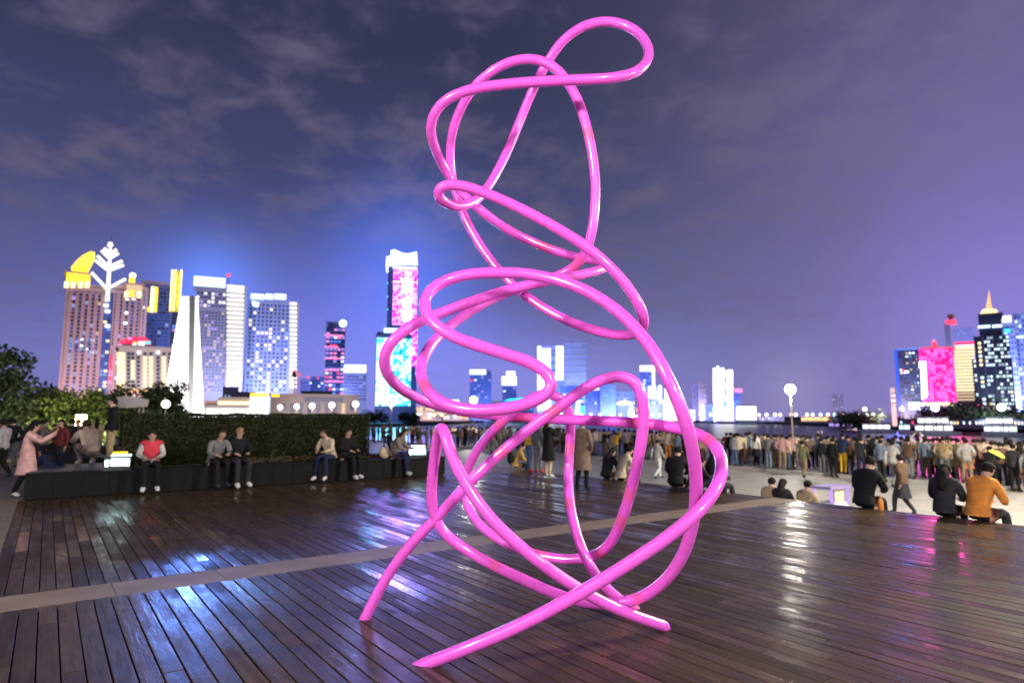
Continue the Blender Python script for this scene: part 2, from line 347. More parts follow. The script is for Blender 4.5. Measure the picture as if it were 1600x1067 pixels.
# raised terrace the deck lies on, and the paving left of the deck and behind the planter
b = MB()
b.prism(uvpoly([(-60, -30), (U_L, -30), (U_L, V_PL), (-60, V_PL)]), -5, -.006)
b.prism(uvpoly([(-60, V_PL), (U_EDGE, V_PL), (U_EDGE, 60), (-60, 60)]), -5, -.006)
tag(b.build('terrace_pavement', PAVE_TAN), kind='structure')
b = MB(); b.prism(uvpoly([(U_EDGE + 2.2, -40), (28.6, -40), (28.6, 150), (U_EDGE + 2.2, 150)]), -5, -.9); tag(b.build('plaza', PAVE_PALE), kind='structure')
b = MB(); b.prism(uvpoly([(29, -40), (37.2, -40), (37.2, 150), (29, 150)]), -5, -.84); tag(b.build('promenade', PAVE_DARK), kind='structure')
b = MB(); b.prism(uvpoly([(28.6, -40), (29, -40), (29, 150), (28.6, 150)]), -5, -.76); tag(b.build('kerb', PAVE_PALE), kind='structure')
b = MB(); b.prism(uvpoly([(-400, 60), (U_EDGE, 60), (U_EDGE + 2.2, 150), (-200, 420), (-600, 300)]), -5, -.92); tag(b.build('city_ground', LAND), kind='structure')
b = MB()
b.prism([(-900, 260), (-240, 150), (-112, 150), (-95, 260), (-62, 345), (-40, 480), (-26, 585), (60, 640), (190, 500), (170, 320), (165, 250), (185, 215), (900, 215), (3000, 3000), (-3000, 3000)], -6, -2.2)
tag(b.build('far_shore', LAND), kind='structure')
# steps from the deck down to the plaza
b = MB()
for i in range(6):
    b.prism(uvpoly([(U_EDGE + .02 + .36 * i, -14), (U_EDGE + .38 + .36 * i, -14), (U_EDGE + .38 + .36 * i, 60), (U_EDGE + .02 + .36 * i, 60)]), -5, -.15 * (i + 1))
tag(b.build('steps', PAVE_PALE), kind='structure')

# deck: base, tan strip, boards
b = MB(); b.prism(uvpoly([(U_L, -14), (U_EDGE, -14), (U_EDGE, V_PL), (U_L, V_PL)]), -4.9, -.048)
deck = tag(b.build('deck', mat('deck_joist', (.012, .010, .009), .9, .1)), kind='structure')
SV0, SV1, PW = 7.78, 8.42, .145
b = MB()
for k in range(13):
    u0 = U_L + .02 + k * 1.05; u1 = min(u0 + 1.044, U_EDGE - .02)
    mb = MB(); mb.span(-(u1 - u0) / 2, (u1 - u0) / 2, -(SV1 - SV0) / 2 + .008, (SV1 - SV0) / 2 - .008, -.05, 0)
    p = uv((u0 + u1) / 2, (SV0 + SV1) / 2, random.uniform(-.001, .002)); mb.build('stone_slab', STRIP, deck, p, TH)
def plank_mesh(ln):
    bm = bmesh.new(); bmesh.ops.create_cube(bm, size=1)
    for vv in bm.verts: vv.co.x *= PW - .011; vv.co.y *= ln - .006; vv.co.z = vv.co.z * .04 - .02
    top = [e for e in bm.edges if all(q.co.z > -.001 for q in e.verts) and abs(e.verts[0].co.y - e.verts[1].co.y) > .1]
    bmesh.ops.bevel(bm, geom=top, offset=.004, segments=1, affect='EDGES')
    me = bpy.data.meshes.new('plank'); bm.to_mesh(me); bm.free(); me.materials.append(WOOD); return me
PL = {}
boards = []
ncol = int((U_EDGE - U_L) / PW)
for c in range(ncol):
    u = U_L + PW * (c + .5)
    for v0, v1 in ((-2.5, SV0), (SV1, V_PL)):
        v = v0 - random.choice((0, .4, .8, 1.2))
        while v < v1 - .01:
            ln = random.choice((1.8, 2.4, 3.0)); ln = v1 - v if v1 - v - ln < .5 else ln; a, e = max(v, v0), min(v + ln, v1); v += ln
            if e - a < .3: continue
            boards.append((u, a, e))
def parea(bd):
    u, a, e = bd; s = 0
    for k in range(5):
        vv = a + (e - a) * (k + .5) / 5; q = project(uv(u, vv))
        if q and -60 < q[0] < 1660 and q[1] < 1100:
            dd = uv(u, vv).length; s += PW * (e - a) / 5 / max(dd, 2) ** 3
    return s
boards.sort(key=parea, reverse=True)
rest = MB(); nb = 0
for (u, a, e) in boards:
    ln = round(e - a, 2); p = uv(u, (a + e) / 2, random.uniform(-.0012, .0012)); rx, ry = random.gauss(0, .0009), random.gauss(0, .012)
    if nb < 298:
        if ln not in PL: PL[ln] = plank_mesh(ln)
        link('plank', PL[ln], deck, p, (rx, ry, TH)); nb += 1
    else:
        rest.box((p.x, p.y, p.z - .02), (PW - .011, e - a - .006, .04), 0, Matrix.Rotation(TH, 3, 'Z') @ Matrix.Rotation(ry, 3, 'Y') @ Matrix.Rotation(rx, 3, 'X'))
tag(rest.build('plank_field', WOOD, deck), kind='stuff')

# ================================================================== SCULPTURE
PINK = bpy.data.materials.new('pink_gloss_paint'); PINK.use_nodes = True
t = PINK.node_tree; pb = t.nodes['Principled BSDF']; at = t.nodes.new('ShaderNodeAttribute'); at.attribute_name = 'band'
mx = t.nodes.new('ShaderNodeMix'); mx.data_type = 'RGBA'; mx.inputs[6].default_value = (.95, .135, .79, 1); mx.inputs[7].default_value = (.90, .12, .36, 1)
t.links.new(at.outputs['Fac'], mx.inputs[0]); t.links.new(mx.outputs[2], pb.inputs['Base Color']); pb.inputs['Roughness'].default_value = .30; pb.inputs['Coat Weight'].default_value = .6; pb.inputs['Coat Roughness'].default_value = .06
_n = t.nodes.new('ShaderNodeTexNoise'); _n.inputs['Scale'].default_value = 3.5; _n.inputs['Detail'].default_value = 8; _c = t.nodes.new('ShaderNodeTexCoord'); t.links.new(_c.outputs['Object'], _n.inputs['Vector'])
_r = t.nodes.new('ShaderNodeMapRange'); _r.inputs[1].default_value = .3; _r.inputs[2].default_value = .7; _r.inputs[3].default_value = .2; _r.inputs[4].default_value = .42; t.links.new(_n.outputs[0], _r.inputs[0]); t.links.new(_r.outputs[0], pb.inputs['Roughness'])
_b = t.nodes.new('ShaderNodeBump'); _b.inputs['Strength'].default_value = .06; _b.inputs['Distance'].default_value = .02; t.links.new(_n.outputs[0], _b.inputs['Height']); t.links.new(_b.outputs[0], pb.inputs['Normal'])
G = 'g'
A = [(562, 985, G), (570, 966, G), (600, 908, 5.75), (640, 852, 5.7), (690, 800, 5.65), (735, 752, 5.6), (785, 705, 5.6), (835, 664, 5.55), (872, 638, 5.5), (908, 610, 5.4), (945, 591, 5.35), (975, 587, 5.3), (998, 601, 5.3), (1006, 640, 5.3), (1002, 690, 5.35),
     (990, 750, 5.45), (972, 810, 5.65), (952, 851, 5.9), (926, 869, 6.1), (885, 874, 6.2), (830, 864, 6.35), (780, 843, 6.5), (742, 812, 6.6), (726, 776, 6.7), (728, 740, 6.7), (745, 703, 6.6), (775, 668, 6.4), (806, 640, 6.3), (832, 620, 6.3), (855, 613, 6.3), (876, 620, 6.35), (889, 640, 6.4), (892, 670, 6.4), (889, 715, 6.35), (888, 760, 6.25),
     (895, 812, 6.05), (911, 862, 5.85), (936, 906, 5.8), (964, 934, 5.85), (990, 950, G), (1010, 962, G)]
B = [(620, 1056, G), (664, 1037, G), (726, 1013, 4.62), (800, 982, 4.6), (880, 941, 4.6), (960, 894, 4.6), (1040, 841, 4.58), (1098, 792, 4.6), (1125, 750, 4.72), (1128, 718, 4.88), (1112, 690, 5.08), (1080, 674, 5.3), (1030, 664, 5.5), (970, 659, 5.7), (880, 655, 6.0), (800, 651, 6.5), (740, 646, 6.5), (690, 636, 6.3),
     (650, 621, 6.0), (616, 599, 5.65), (599, 571, 5.45), (606, 540, 5.32), (642, 509, 5.3), (702, 484, 5.4), (780, 457, 5.5), (850, 440, 5.62), (910, 429, 5.85), (943, 420, 6.1), (950, 411, 6.3), (930, 407, 6.4), (900, 402, 6.4), (850, 386, 6.35), (795, 360, 6.25), (750, 328, 6.05), (722, 302, 6.05), (698, 270, 5.95),
     (680, 233, 5.7), (672, 196, 5.5), (688, 163, 5.4), (728, 142, 5.32), (800, 131, 5.28), (880, 126, 5.22), (960, 122, 5.22), (1000, 110, 5.3), (1016, 84, 5.48), (1003, 55, 5.6), (968, 36, 5.68), (925, 36, 5.75), (885, 58, 5.82), (856, 96, 5.9), (832, 142, 6.0), (810, 195, 6.05), (790, 243, 6.0),
     (768, 284, 5.9), (746, 312, 5.72), (716, 324, 5.5), (690, 315, 5.32), (679, 300, 5.22), (693, 288, 5.18), (730, 292, 5.18), (790, 315, 5.18), (862, 352, 5.18), (930, 396, 5.2), (980, 447, 5.3), (1005, 490, 5.42), (1006, 513, 5.6), (984, 524, 5.85), (940, 519, 6.05), (880, 498, 6.22), (820, 461, 6.32), (770, 411, 6.35),
     (732, 352, 6.33), (709, 290, 6.25), (703, 232, 6.12), (715, 180, 5.98), (745, 131, 5.82), (790, 99, 5.7), (835, 92, 5.65), (870, 108, 5.6), (900, 150, 5.6), (920, 212, 5.6), (930, 280, 5.62), (928, 342, 5.68), (918, 388, 5.8), (900, 416, 6.0), (866, 433, 6.12), (812, 450, 6.14), (775, 464, 6.1), (740, 483, 6.0), (698, 513, 5.8),
     (668, 546, 5.58), (656, 580, 5.4), (668, 612, 5.22), (702, 634, 5.08), (752, 641, 4.98), (805, 636, 4.92), (850, 620, 4.9), (866, 601, 4.9), (855, 581, 4.9), (818, 562, 4.9), (760, 544, 4.9), (702, 523, 4.92), (668, 495, 4.96), (661, 470, 5.0), (680, 446, 5.05), (722, 430, 5.08), (775, 426, 5.08), (832, 429, 5.02), (900, 447, 4.9),
     (960, 482, 4.76), (1010, 533, 4.62), (1046, 595, 4.52), (1070, 655, 4.5), (1084, 712, 4.6), (1088, 765, 4.75), (1083, 815, 4.9), (1068, 865, 5.05), (1040, 906, 5.2), (1000, 934, 5.36), (950, 943, 5.46), (890, 935, 5.52), (820, 906, 5.6), (740, 866, 5.68), (688, 826, 5.68), (674, 782, 5.62), (678, 722, 5.5), (684, 682, 5.4), (689, 661, 5.32), (695, 676, 5.22),
     (706, 712, 5.15), (732, 762, 5.08), (772, 815, 5.03), (832, 869, 5.03), (900, 917, 5.1), (962, 950, 5.22), (1012, 969, 5.35), (1036, 977, 5.42), (1043, 986, G)]
BANDS = [('B', 818, 652, 18), ('B', 1000, 660, 20), ('A', 868, 640, 14), ('A', 785, 660, 10), ('A', 890, 700, 12), ('A', 890, 790, 9), ('A', 985, 770, 9), ('A', 972, 808, 10), ('A', 940, 862, 9), ('A', 845, 868, 18), ('B', 770, 883, 9), ('B', 1000, 934, 8), ('B', 1112, 690, 10), ('B', 921, 214, 11),
         ('B', 850, 386, 14), ('B', 905, 410, 16), ('A', 788, 703, 10), ('B', 665, 605, 9), ('A', 988, 949, 12)]
TR = .0475
def sample(path):
    pts = []
    for (x, y, d) in path:
        if d == G: d = (on_plane(x, y, .0 if (x, y) not in ((562, 985), (620, 1056), (1010, 962), (1043, 986)) else -.03)).y / ray(x, y).y
        k_ = max(0, min(1, (640 - y) / 420)); d *= 1 + .115 * k_ * k_ * (3 - 2 * k_)
        pts.append(Vector((x, y, d * 100)))
    o = []
    n = len(pts)
    for i in range(n - 1):
        p0, p1, p2, p3 = pts[max(i - 1, 0)], pts[i], pts[i + 1], pts[min(i + 2, n - 1)]
        k = max(3, int((p2 - p1).length / 6))
        for s in range(k):
            t = s / k
            o.append(.5 * ((2 * p1) + (p2 - p0) * t + (2 * p0 - 5 * p1 + 4 * p2 - p3) * t * t + (3 * p1 - p0 - 3 * p2 + p3) * t ** 3))
    o.append(pts[-1])
    for _ in range(10):
        q = o[:]
        for i in range(1, len(o) - 1): q[i] = o[i] * .5 + (o[i - 1] + o[i + 1]) * .25
        o = q
    return o
c = on_plane(800, 985, 0)
scul = tag(empty('tube_sculpture', c), 'tall glossy pink sculpture of one looping knotted tube standing on the wet deck', 'sculpture')
for nm, path in (('A', A), ('B', B)):
    sm = sample([q for q in path if q[:2] not in ((562, 985), (620, 1056), (1010, 962), (1043, 986))]); wp_ = [at_depth(p.x, p.y, p.z / 100) - c for p in sm]
    rr_ = [TR] * len(wp_)
    for end in (0, -1):                       # run each foot on into the boards
        q0, q1 = (wp_[0], wp_[4]) if end == 0 else (wp_[-1], wp_[-5])
        d_ = (q0 - q1).normalized(); d_ = (d_ + Vector((0, 0, -.10))).normalized()
        ext = [q0 + d_ * .022 * k for k in range(1, 6)]; x_ = Vector((0, 0, 0))
        round_ = (nm == 'B' and end == -1)
        er = [TR * (math.sqrt(max(.02, 1 - (k / 3.2) ** 2)) if round_ and k < 3.2 else (.1 if round_ else 1)) for k in range(1, 6)]
        if end == 0: wp_ = ext[::-1] + wp_; rr_ = er[::-1] + rr_; sm = [sm[0]] * 5 + sm
        else: wp_ = wp_ + ext; rr_ = rr_ + er; sm = sm + [sm[-1]] * 5
    mb = MB(); mb.tube(wp_, rr_, 22)
    o = mb.build('tube', PINK, scul, smooth=True)
    me = o.data; a = me.attributes.new('band', 'FLOAT', 'POINT')
    vals = []
    best = {}
    for bi, (s, x, y, w) in enumerate(BANDS):
        if s == nm: best[bi] = min(range(len(sm)), key=lambda i: (sm[i].x - x) ** 2 + (sm[i].y - y) ** 2)
    for i, p in enumerate(sm):
        f = 0
        for bi, k in best.items():
            if abs(i - k) < 12:
                dd = math.hypot(p.x - sm[k].x, p.y - sm[k].y); f = max(f, min(1, max(0, (BANDS[bi][3] - dd) / 3)))
        vals += [f * .75] * 22
    a.data.foreach_set('value', vals)

# ================================================================== PLANTER, HEDGE, LAMPS
def ppt(px, v, z=0.0):          # point of the line v = const seen at column px (near the horizon row)
    k = (px - 800) / 1006.8; Y = v / (CU - SU * k); return Vector((k * Y, Y, z))
def to_u(p): return CU * p.x + SU * p.y
HP = .57
pl_u0, pl_u1 = -.30, 10.05
pl = tag(empty('planter', uv(pl_u0, V_PL), TH), 'long low black granite planter edging the deck in front of the hedge', 'planter')
Lp = pl_u1 - pl_u0
b = MB(); b.span(.03, Lp - .03, .06, 3.0, 0, HP - .06); b.build('core', BLACKSTONE, pl)
npan = 20; pw = Lp / npan
mb = MB(); mb.span(-pw / 2 + .004, pw / 2 - .004, 0, .04, 0.02, HP - .055); pmesh = mb.mesh('panel', BLACKSTONE)
mb = MB(); mb.span(-pw / 2 + .003, pw / 2 - .003, -.02, .34, -.055, 0); cmesh = mb.mesh('cap_stone', BLACKSTONE)
for k in range(npan):
    link('panel', pmesh, pl, (pw * (k + .5), .015 + random.uniform(-.003, .003), 0)); link('cap_stone', cmesh, pl, (pw * (k + .5), 0, HP))
b = MB(); b.span(3.6, Lp - .1, .36, 2.9, HP - .058, HP - .02); b.build('soil', SOIL, pl)
b = MB(); b.span(.05, 3.58, .36, 2.9, HP - .058, HP - .004); b.build('ledge', mat('ledge_stone', (.13, .12, .12), .35, .5, var=.2, vscale=2), pl)

def leaves(mb, n, fn, size, up=.3):
    for _ in range(n):
        p = fn(); d = Vector((random.gauss(0, 1), random.gauss(0, 1), random.gauss(0, 1) + up)).normalized(); s = d.orthogonal().normalized(); s = Matrix.Rotation(random.uniform(0, 6.28), 3, d) @ s; q = d.cross(s)
        w = size * random.uniform(.6, 1.25); l = w * 1.6
        mb.poly([p - s * l * .5, p + q * w * .4, p + s * l * .5, p - q * w * .4])
hu0, hu1 = to_u(ppt(192, 18.6)), to_u(ppt(572, 18.6))
hd = tag(empty('hedge', uv(hu0, 18.25, HP - .02), TH), 'long clipped dark green box hedge growing in the black planter', 'hedge')
HL, HH, HD = hu1 - hu0, 1.30, 1.2
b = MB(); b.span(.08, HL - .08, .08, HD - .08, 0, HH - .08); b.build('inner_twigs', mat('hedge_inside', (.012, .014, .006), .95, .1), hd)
b = MB()
def hp():
    f = random.random(); x = random.uniform(0, HL); j = lambda: abs(random.gauss(0, .05))
    gap = .06 if (abs(x - HL * .06) < .05 or abs(x - HL * .86) < .04) else 0
    lump = .035 * math.sin(x * 5.1) + .03 * math.sin(x * 11.7 + 1)
    if f < .62: return Vector((x, j() + gap + lump * .8, random.uniform(0, HH + lump * .3)))
    if f < .86: return Vector((x, random.uniform(0, HD), HH + lump * .4 - j() + random.uniform(-.0, .02)))
    return Vector((j() if f < .93 else HL - j(), random.uniform(0, HD), random.uniform(0, HH)))
leaves(b, 40000, hp, .034); tag(b.build('foliage', LEAF_H, hd), kind='stuff')
b = MB()
leaves(b, 3600, lambda: Vector((random.uniform(3.7, Lp - .15), random.uniform(.38, .80), HP + abs(random.gauss(0, .055)))), .05)
gc = b.build('ground_cover', LEAF_F, None, uv(pl_u0, V_PL), TH); tag(gc, kind='stuff')

# flood light boxes standing on the planter
E_FLOOD = lit('flood_lens', (.62, .95, 1), 6, True)
def flood_box(px, py, z, label, two, yellow):
    r = ray(px, py); p = Vector((0, 0, CAM_H)) + r * ((uv(0, V_PL + .20).dot(Vector((-SU, CU, 0)))) / (r.dot(Vector((-SU, CU, 0))))); p.z = HP
    o = tag(empty('flood_light_box', p, TH * .55), label, 'floodlight', 'floodlights on the planter')
    b = MB(); b.span(-.27, .27, 0, .3, .03, .30); b.span(-.3, .3, -.02, .32, 0, .03); b.build('housing', METAL, o)
    b = MB(); b.span(-.13, .25, -.012, -.001, .08, .25); b.build('lens', E_FLOOD, o)
    b = MB(); b.span(-.25, -.17, -.012, -.001, .07, .22); b.build('lens', E_FLOOD, o)
    b = MB(); b.span(-.14, .24, .02, .22, .302, .335); b.build('top_lens', E_FLOOD, o)
    if yellow:
        b = MB(); b.span(-.12, .16, .06, .2, .337, .40); b.build('beacon', E_YEL, o)
        b = MB(); b.tube([(-.05, .13, .40), (-.05, .13, .50), (.08, .13, .50), (.08, .13, .40)], .012, 6); b.build('handle', METAL, o)
flood_box(183, 727, HP, 'glowing floodlight box with a yellow beacon on the planter below the man in beige trousers', True, True)
flood_box(652, 711, HP, 'glowing white floodlight box at the right end of the planter beside a seated person', True, False)

# promenade lamps
E_GLOBE = lit('lamp_globe', (1, .96, .90), GLOBE_EMIT)
E_GLOBE_FAR = lit('lamp_globe_far', (1, .93, .80), 6.0)
def globe_lamp(p, h, r, m, label, group, power=0):
    o = tag(empty('street_lamp', p), label, 'street lamp', group)
    b = MB(); b.lathe([(.16, 0), (.16, .08), (.10, .14), (.075, .5), (.055, .9), (.04, h - .42), (.04, h - .33), (.06, h - .3), (.12, h - .27)], n=12); b.build('post', LAMPMETAL, o, smooth=False)
    b = MB(); b.ball((0, 0, h - .27 + r * .95), r, 16); b.build('globe', m, o, smooth=True)
    if power:
        d = bpy.data.lights.new('globe_light', 'POINT'); d.energy = power; d.color = (1, .92, .78); d.shadow_soft_size = .2; q = bpy.data.objects.new('globe_light', d); COL.objects.link(q); q.location = Vector(p) + Vector((0, 0, h - .5))
    b = MB(); b.lathe([(.07, 0), (.05, .04), (.012, .10)], (0, 0, h - .27 + r * 1.93), 8); b.build('finial', LAMPMETAL, o)
    return o
def lamp_at(px, u=31.9):
    k = (px - 800) / 1006.8; Y = u / (CU * k + SU); return Vector((k * Y, Y, -.84))
LG = 'globe lamps along the promenade'
for px, lb in ((1237, 'bright white globe lamp on a slim post above the crowd right of the pink sculpture'), (740, 'globe lamp seen through the loops of the pink sculpture'),
               (555, 'globe lamp right of the row of five, left of the cyan tower'), (518, 'globe lamp over the right end of the hedge below the slim violet tower'), (487, 'globe lamp third from the left in the row before the beige hall'),
               (463, 'globe lamp second from the left in the row before the beige hall'), (437, 'globe lamp leftmost of the row before the beige hall'), (611, 'globe lamp below the foot of the cyan tower'), (1760, 'globe lamp on the promenade past the right edge of the crowd')):
    p = lamp_at(px)
    far = px < 700
    globe_lamp(p, 4.05, .28 if px > 1000 else (.36 if px == 740 else .40), E_GLOBE_FAR if far else E_GLOBE, lb, LG, 250 if far else (650 if px == 1237 else 1500))
p = ppt(258, 40, -.1); globe_lamp(p, 2.62, .22, E_GLOBE_FAR, 'dazzling white lamp in front of the dark tree at the foot of the white monument', None)

# floodlight masts of the square (behind and beside the camera), one of them added as fill
E_MAST = lit('mast_lens', (1, .93, .86), MAST_EMIT, True)
def mast(p, h, r, label, m=None):
    o = tag(empty('floodlight_mast', p), label, 'floodlight mast', 'floodlight masts round the square')
    b = MB(); b.lathe([(.22, 0), (.22, .1), (.12, .2), (.07, h - .3)], n=12); b.build('post', METAL, o)
    b = MB(); b.ball((0, 0, h), r, 16); b.build('globe', m or E_MAST, o, smooth=True)
    b = MB(); b.lathe([(.1, 0), (.14, .06), (.14, .1)], (0, 0, h - r - .12), 12); b.build('collar', METAL, o)
E_MAST2 = lit('mast_lens_soft', (1, .93, .86), MAST_EMIT * .75, True)
mast(Vector((-8.5, -3.5, 0)), 6.0, .55, 'floodlight mast behind the camera, left of the deck')
mast(Vector((4.5, -8.5, 0)), 6.5, .6, 'floodlight mast behind the camera, right of the first one', E_MAST2)
E_MAST_FILL = lit('mast_lens_fill', (1, .93, .86), 150, True)  # lamp out of view, added to fill the dark undersides of the tubes
mast(Vector((9.0, 1.2, 0)), 4.6, .55, 'added fill light mast on the deck past the right edge of view', E_MAST_FILL)
E_MASTP = lit('mast_lens_plaza', (1, .90, .72), 1850, True)
mast(uv(21, 1.5, -.9), 9.0, .45, 'floodlight mast on the plaza past the right edge of view', E_MASTP)

# ================================================================== PEOPLE
def V(*a): return Vector(a)
def pose(kind):
    J = {'pelvis': V(0, 0, .93), 'spine': V(0, -.012, 1.10), 'chest': V(0, 0, 1.29), 'neck': V(0, .005, 1.45), 'h0': V(0, .025, 1.52), 'h1': V(0, .03, 1.585), 'h2': V(0, .025, 1.64)}
    def arm(s, sh, el, wr, ha): J['sh' + s], J['el' + s], J['wr' + s], J['ha' + s] = sh, el, wr, ha
    def leg(s, hip, kn, an, to): J['hip' + s], J['kn' + s], J['an' + s], J['to' + s] = hip, kn, an, to
    for s, k in (('L', -1), ('R', 1)):
        arm(s, V(.175 * k, -.01, 1.375), V(.225 * k, -.04, 1.11), V(.235 * k, .03, .88), V(.235 * k, .05, .80))
        leg(s, V(.09 * k, 0, .88), V(.10 * k, .02, .49), V(.11 * k, -.02, .085), V(.125 * k, .12, .035))
    if kind == 'photo':       # both hands up holding a phone before the face
        for s, k in (('L', -1), ('R', 1)): arm(s, V(.175 * k, 0, 1.38), V(.20 * k, .20, 1.20), V(.09 * k, .36, 1.40), V(.06 * k, .38, 1.47))
    elif kind == 'armup':     # arms high over the head
        for s, k in (('L', -1), ('R', 1)): arm(s, V(.17 * k, 0, 1.40), V(.25 * k, .12, 1.50), V(.13 * k, .26, 1.68), V(.10 * k, .28, 1.75))
    elif kind == 'pocket':
        for s, k in (('L', -1), ('R', 1)): arm(s, V(.175 * k, -.01, 1.375), V(.28 * k, -.08, 1.13), V(.20 * k, .07, .97), V(.16 * k, .10, .92))
        leg('L', V(-.09, 0, .88), V(-.13, .06, .49), V(-.17, .02, .085), V(-.2, .15, .035))
    elif kind == 'walk':
        leg('L', V(-.09, 0, .88), V(-.09, .17, .50), V(-.09, .20, .10), V(-.09, .34, .06)); leg('R', V(.09, 0, .88), V(.09, .04, .48), V(.09, -.26, .14), V(.09, -.17, .045))
        arm('L', V(-.175, -.01, 1.375), V(-.21, -.14, 1.13), V(-.22, -.12, .90), V(-.22, -.10, .82)); arm('R', V(.175, -.01, 1.375), V(.21, .06, 1.12), V(.21, .20, .95), V(.21, .24, .88))
    elif kind in ('edge', 'edge2', 'bench', 'bench2'):
        # seated: origin at the seat, legs hanging forward
        lean = {'edge': .17, 'edge2': .07, 'bench': .06, 'bench2': .22}[kind]; drop = .42 if kind.startswith('edge') else .50
        J.update(pelvis=V(0, .02, .12), spine=V(0, .02 + lean * .25, .30), chest=V(0, .02 + lean * .8, .49), neck=V(0, .03 + lean * 1.2, .64), h0=V(0, .06 + lean * 1.45, .71), h1=V(0, .075 + lean * 1.55, .77), h2=V(0, .07 + lean * 1.6, .83))
        for s, k in (('L', -1), ('R', 1)):
            sp = .11 if k > 0 else .14
            leg(s, V(.09 * k, .08, .10), V(sp * k, .46, .12), V((sp + .01) * k, .47 + .05 * k, .085 - drop), V((sp + .03) * k, .61 + .05 * k, .035 - drop))
            arm(s, V(.18 * k, .03 + lean * .95, .575), V(.25 * k, .10 + lean, .32), V(.15 * k, .33 + lean * .5, .285), V(.11 * k, .40 + lean * .5, .265))
    elif kind == 'crouch':
        J.update(pelvis=V(0, -.05, .30), spine=V(0, .03, .45), chest=V(0, .14, .62), neck=V(0, .22, .76), h0=V(0, .27, .82), h1=V(0, .29, .88), h2=V(0, .285, .94))
        for s, k in (('L', -1), ('R', 1)):
            leg(s, V(.10 * k, -.03, .29), V(.15 * k, .36, .46), V(.13 * k, .14, .085), V(.15 * k, .28, .035))
            arm(s, V(.18 * k, .15, .70), V(.24 * k, .32, .52), V(.12 * k, .50, .56), V(.09 * k, .55, .62))
    elif kind == 'squat':     # sits low on the ground, back rounded
        J.update(pelvis=V(0, 0, .12), spine=V(0, .04, .30), chest=V(0, .13, .48), neck=V(0, .21, .62), h0=V(0, .27, .68), h1=V(0, .295, .735), h2=V(0, .29, .79))
        for s, k in (('L', -1), ('R', 1)):
            leg(s, V(.10 * k, .05, .11), V(.24 * k, .40, .36), V(.13 * k, .56, .07), V(.14 * k, .70, .035))
            arm(s, V(.19 * k, .14, .555), V(.27 * k, .28, .36), V(.16 * k, .46, .38), V(.10 * k, .52, .37))
    elif kind == 'lean':
        J.update(spine=V(.0, -.03, 1.10), chest=V(0, .0, 1.29), neck=V(0, .05, 1.44), h0=V(0, .09, 1.50), h1=V(0, .115, 1.56), h2=V(0, .115, 1.62))
        for s, k in (('L', -1), ('R', 1)): arm(s, V(.175 * k, .02, 1.38), V(.19 * k, .24, 1.22), V(.10 * k, .46, 1.38), V(.08 * k, .50, 1.45))
        leg('L', V(-.09, 0, .88), V(-.10, .10, .50), V(-.11, .04, .085), V(-.12, .18, .035)); leg('R', V(.09, 0, .88), V(.09, -.04, .49), V(.10, -.20, .09), V(.11, -.06, .035))
    return J
RAD = {'pelvis': (.145, .11), 'spine': (.135, .10), 'chest': (.155, .115), 'neck': (.055, .055), 'h0': (.068, .075), 'h1': (.080, .095), 'h2': (.062, .075), 'sh': .068, 'el': .047, 'wr': .031, 'ha': .034, 'hip': .098, 'kn': .062, 'an': .042, 'to': .038}
BONES = [('pelvis', 'spine', 'torso'), ('spine', 'chest', 'torso'), ('chest', 'neck', 'torso'), ('neck', 'h0', 'head'), ('h0', 'h1', 'head'), ('h1', 'h2', 'head')]
for s in 'LR': BONES += [('chest', 'sh' + s, 'torso'), ('sh' + s, 'el' + s, 'arm'), ('el' + s, 'wr' + s, 'arm'), ('wr' + s, 'ha' + s, 'hand'), ('pelvis', 'hip' + s, 'leg'), ('hip' + s, 'kn' + s, 'leg'), ('kn' + s, 'an' + s, 'leg'), ('an' + s, 'to' + s, 'foot' + s)]
def rad(n): 
    r = RAD.get(n) or RAD[n[:-1]]
    return r if isinstance(r, tuple) else (r, r)
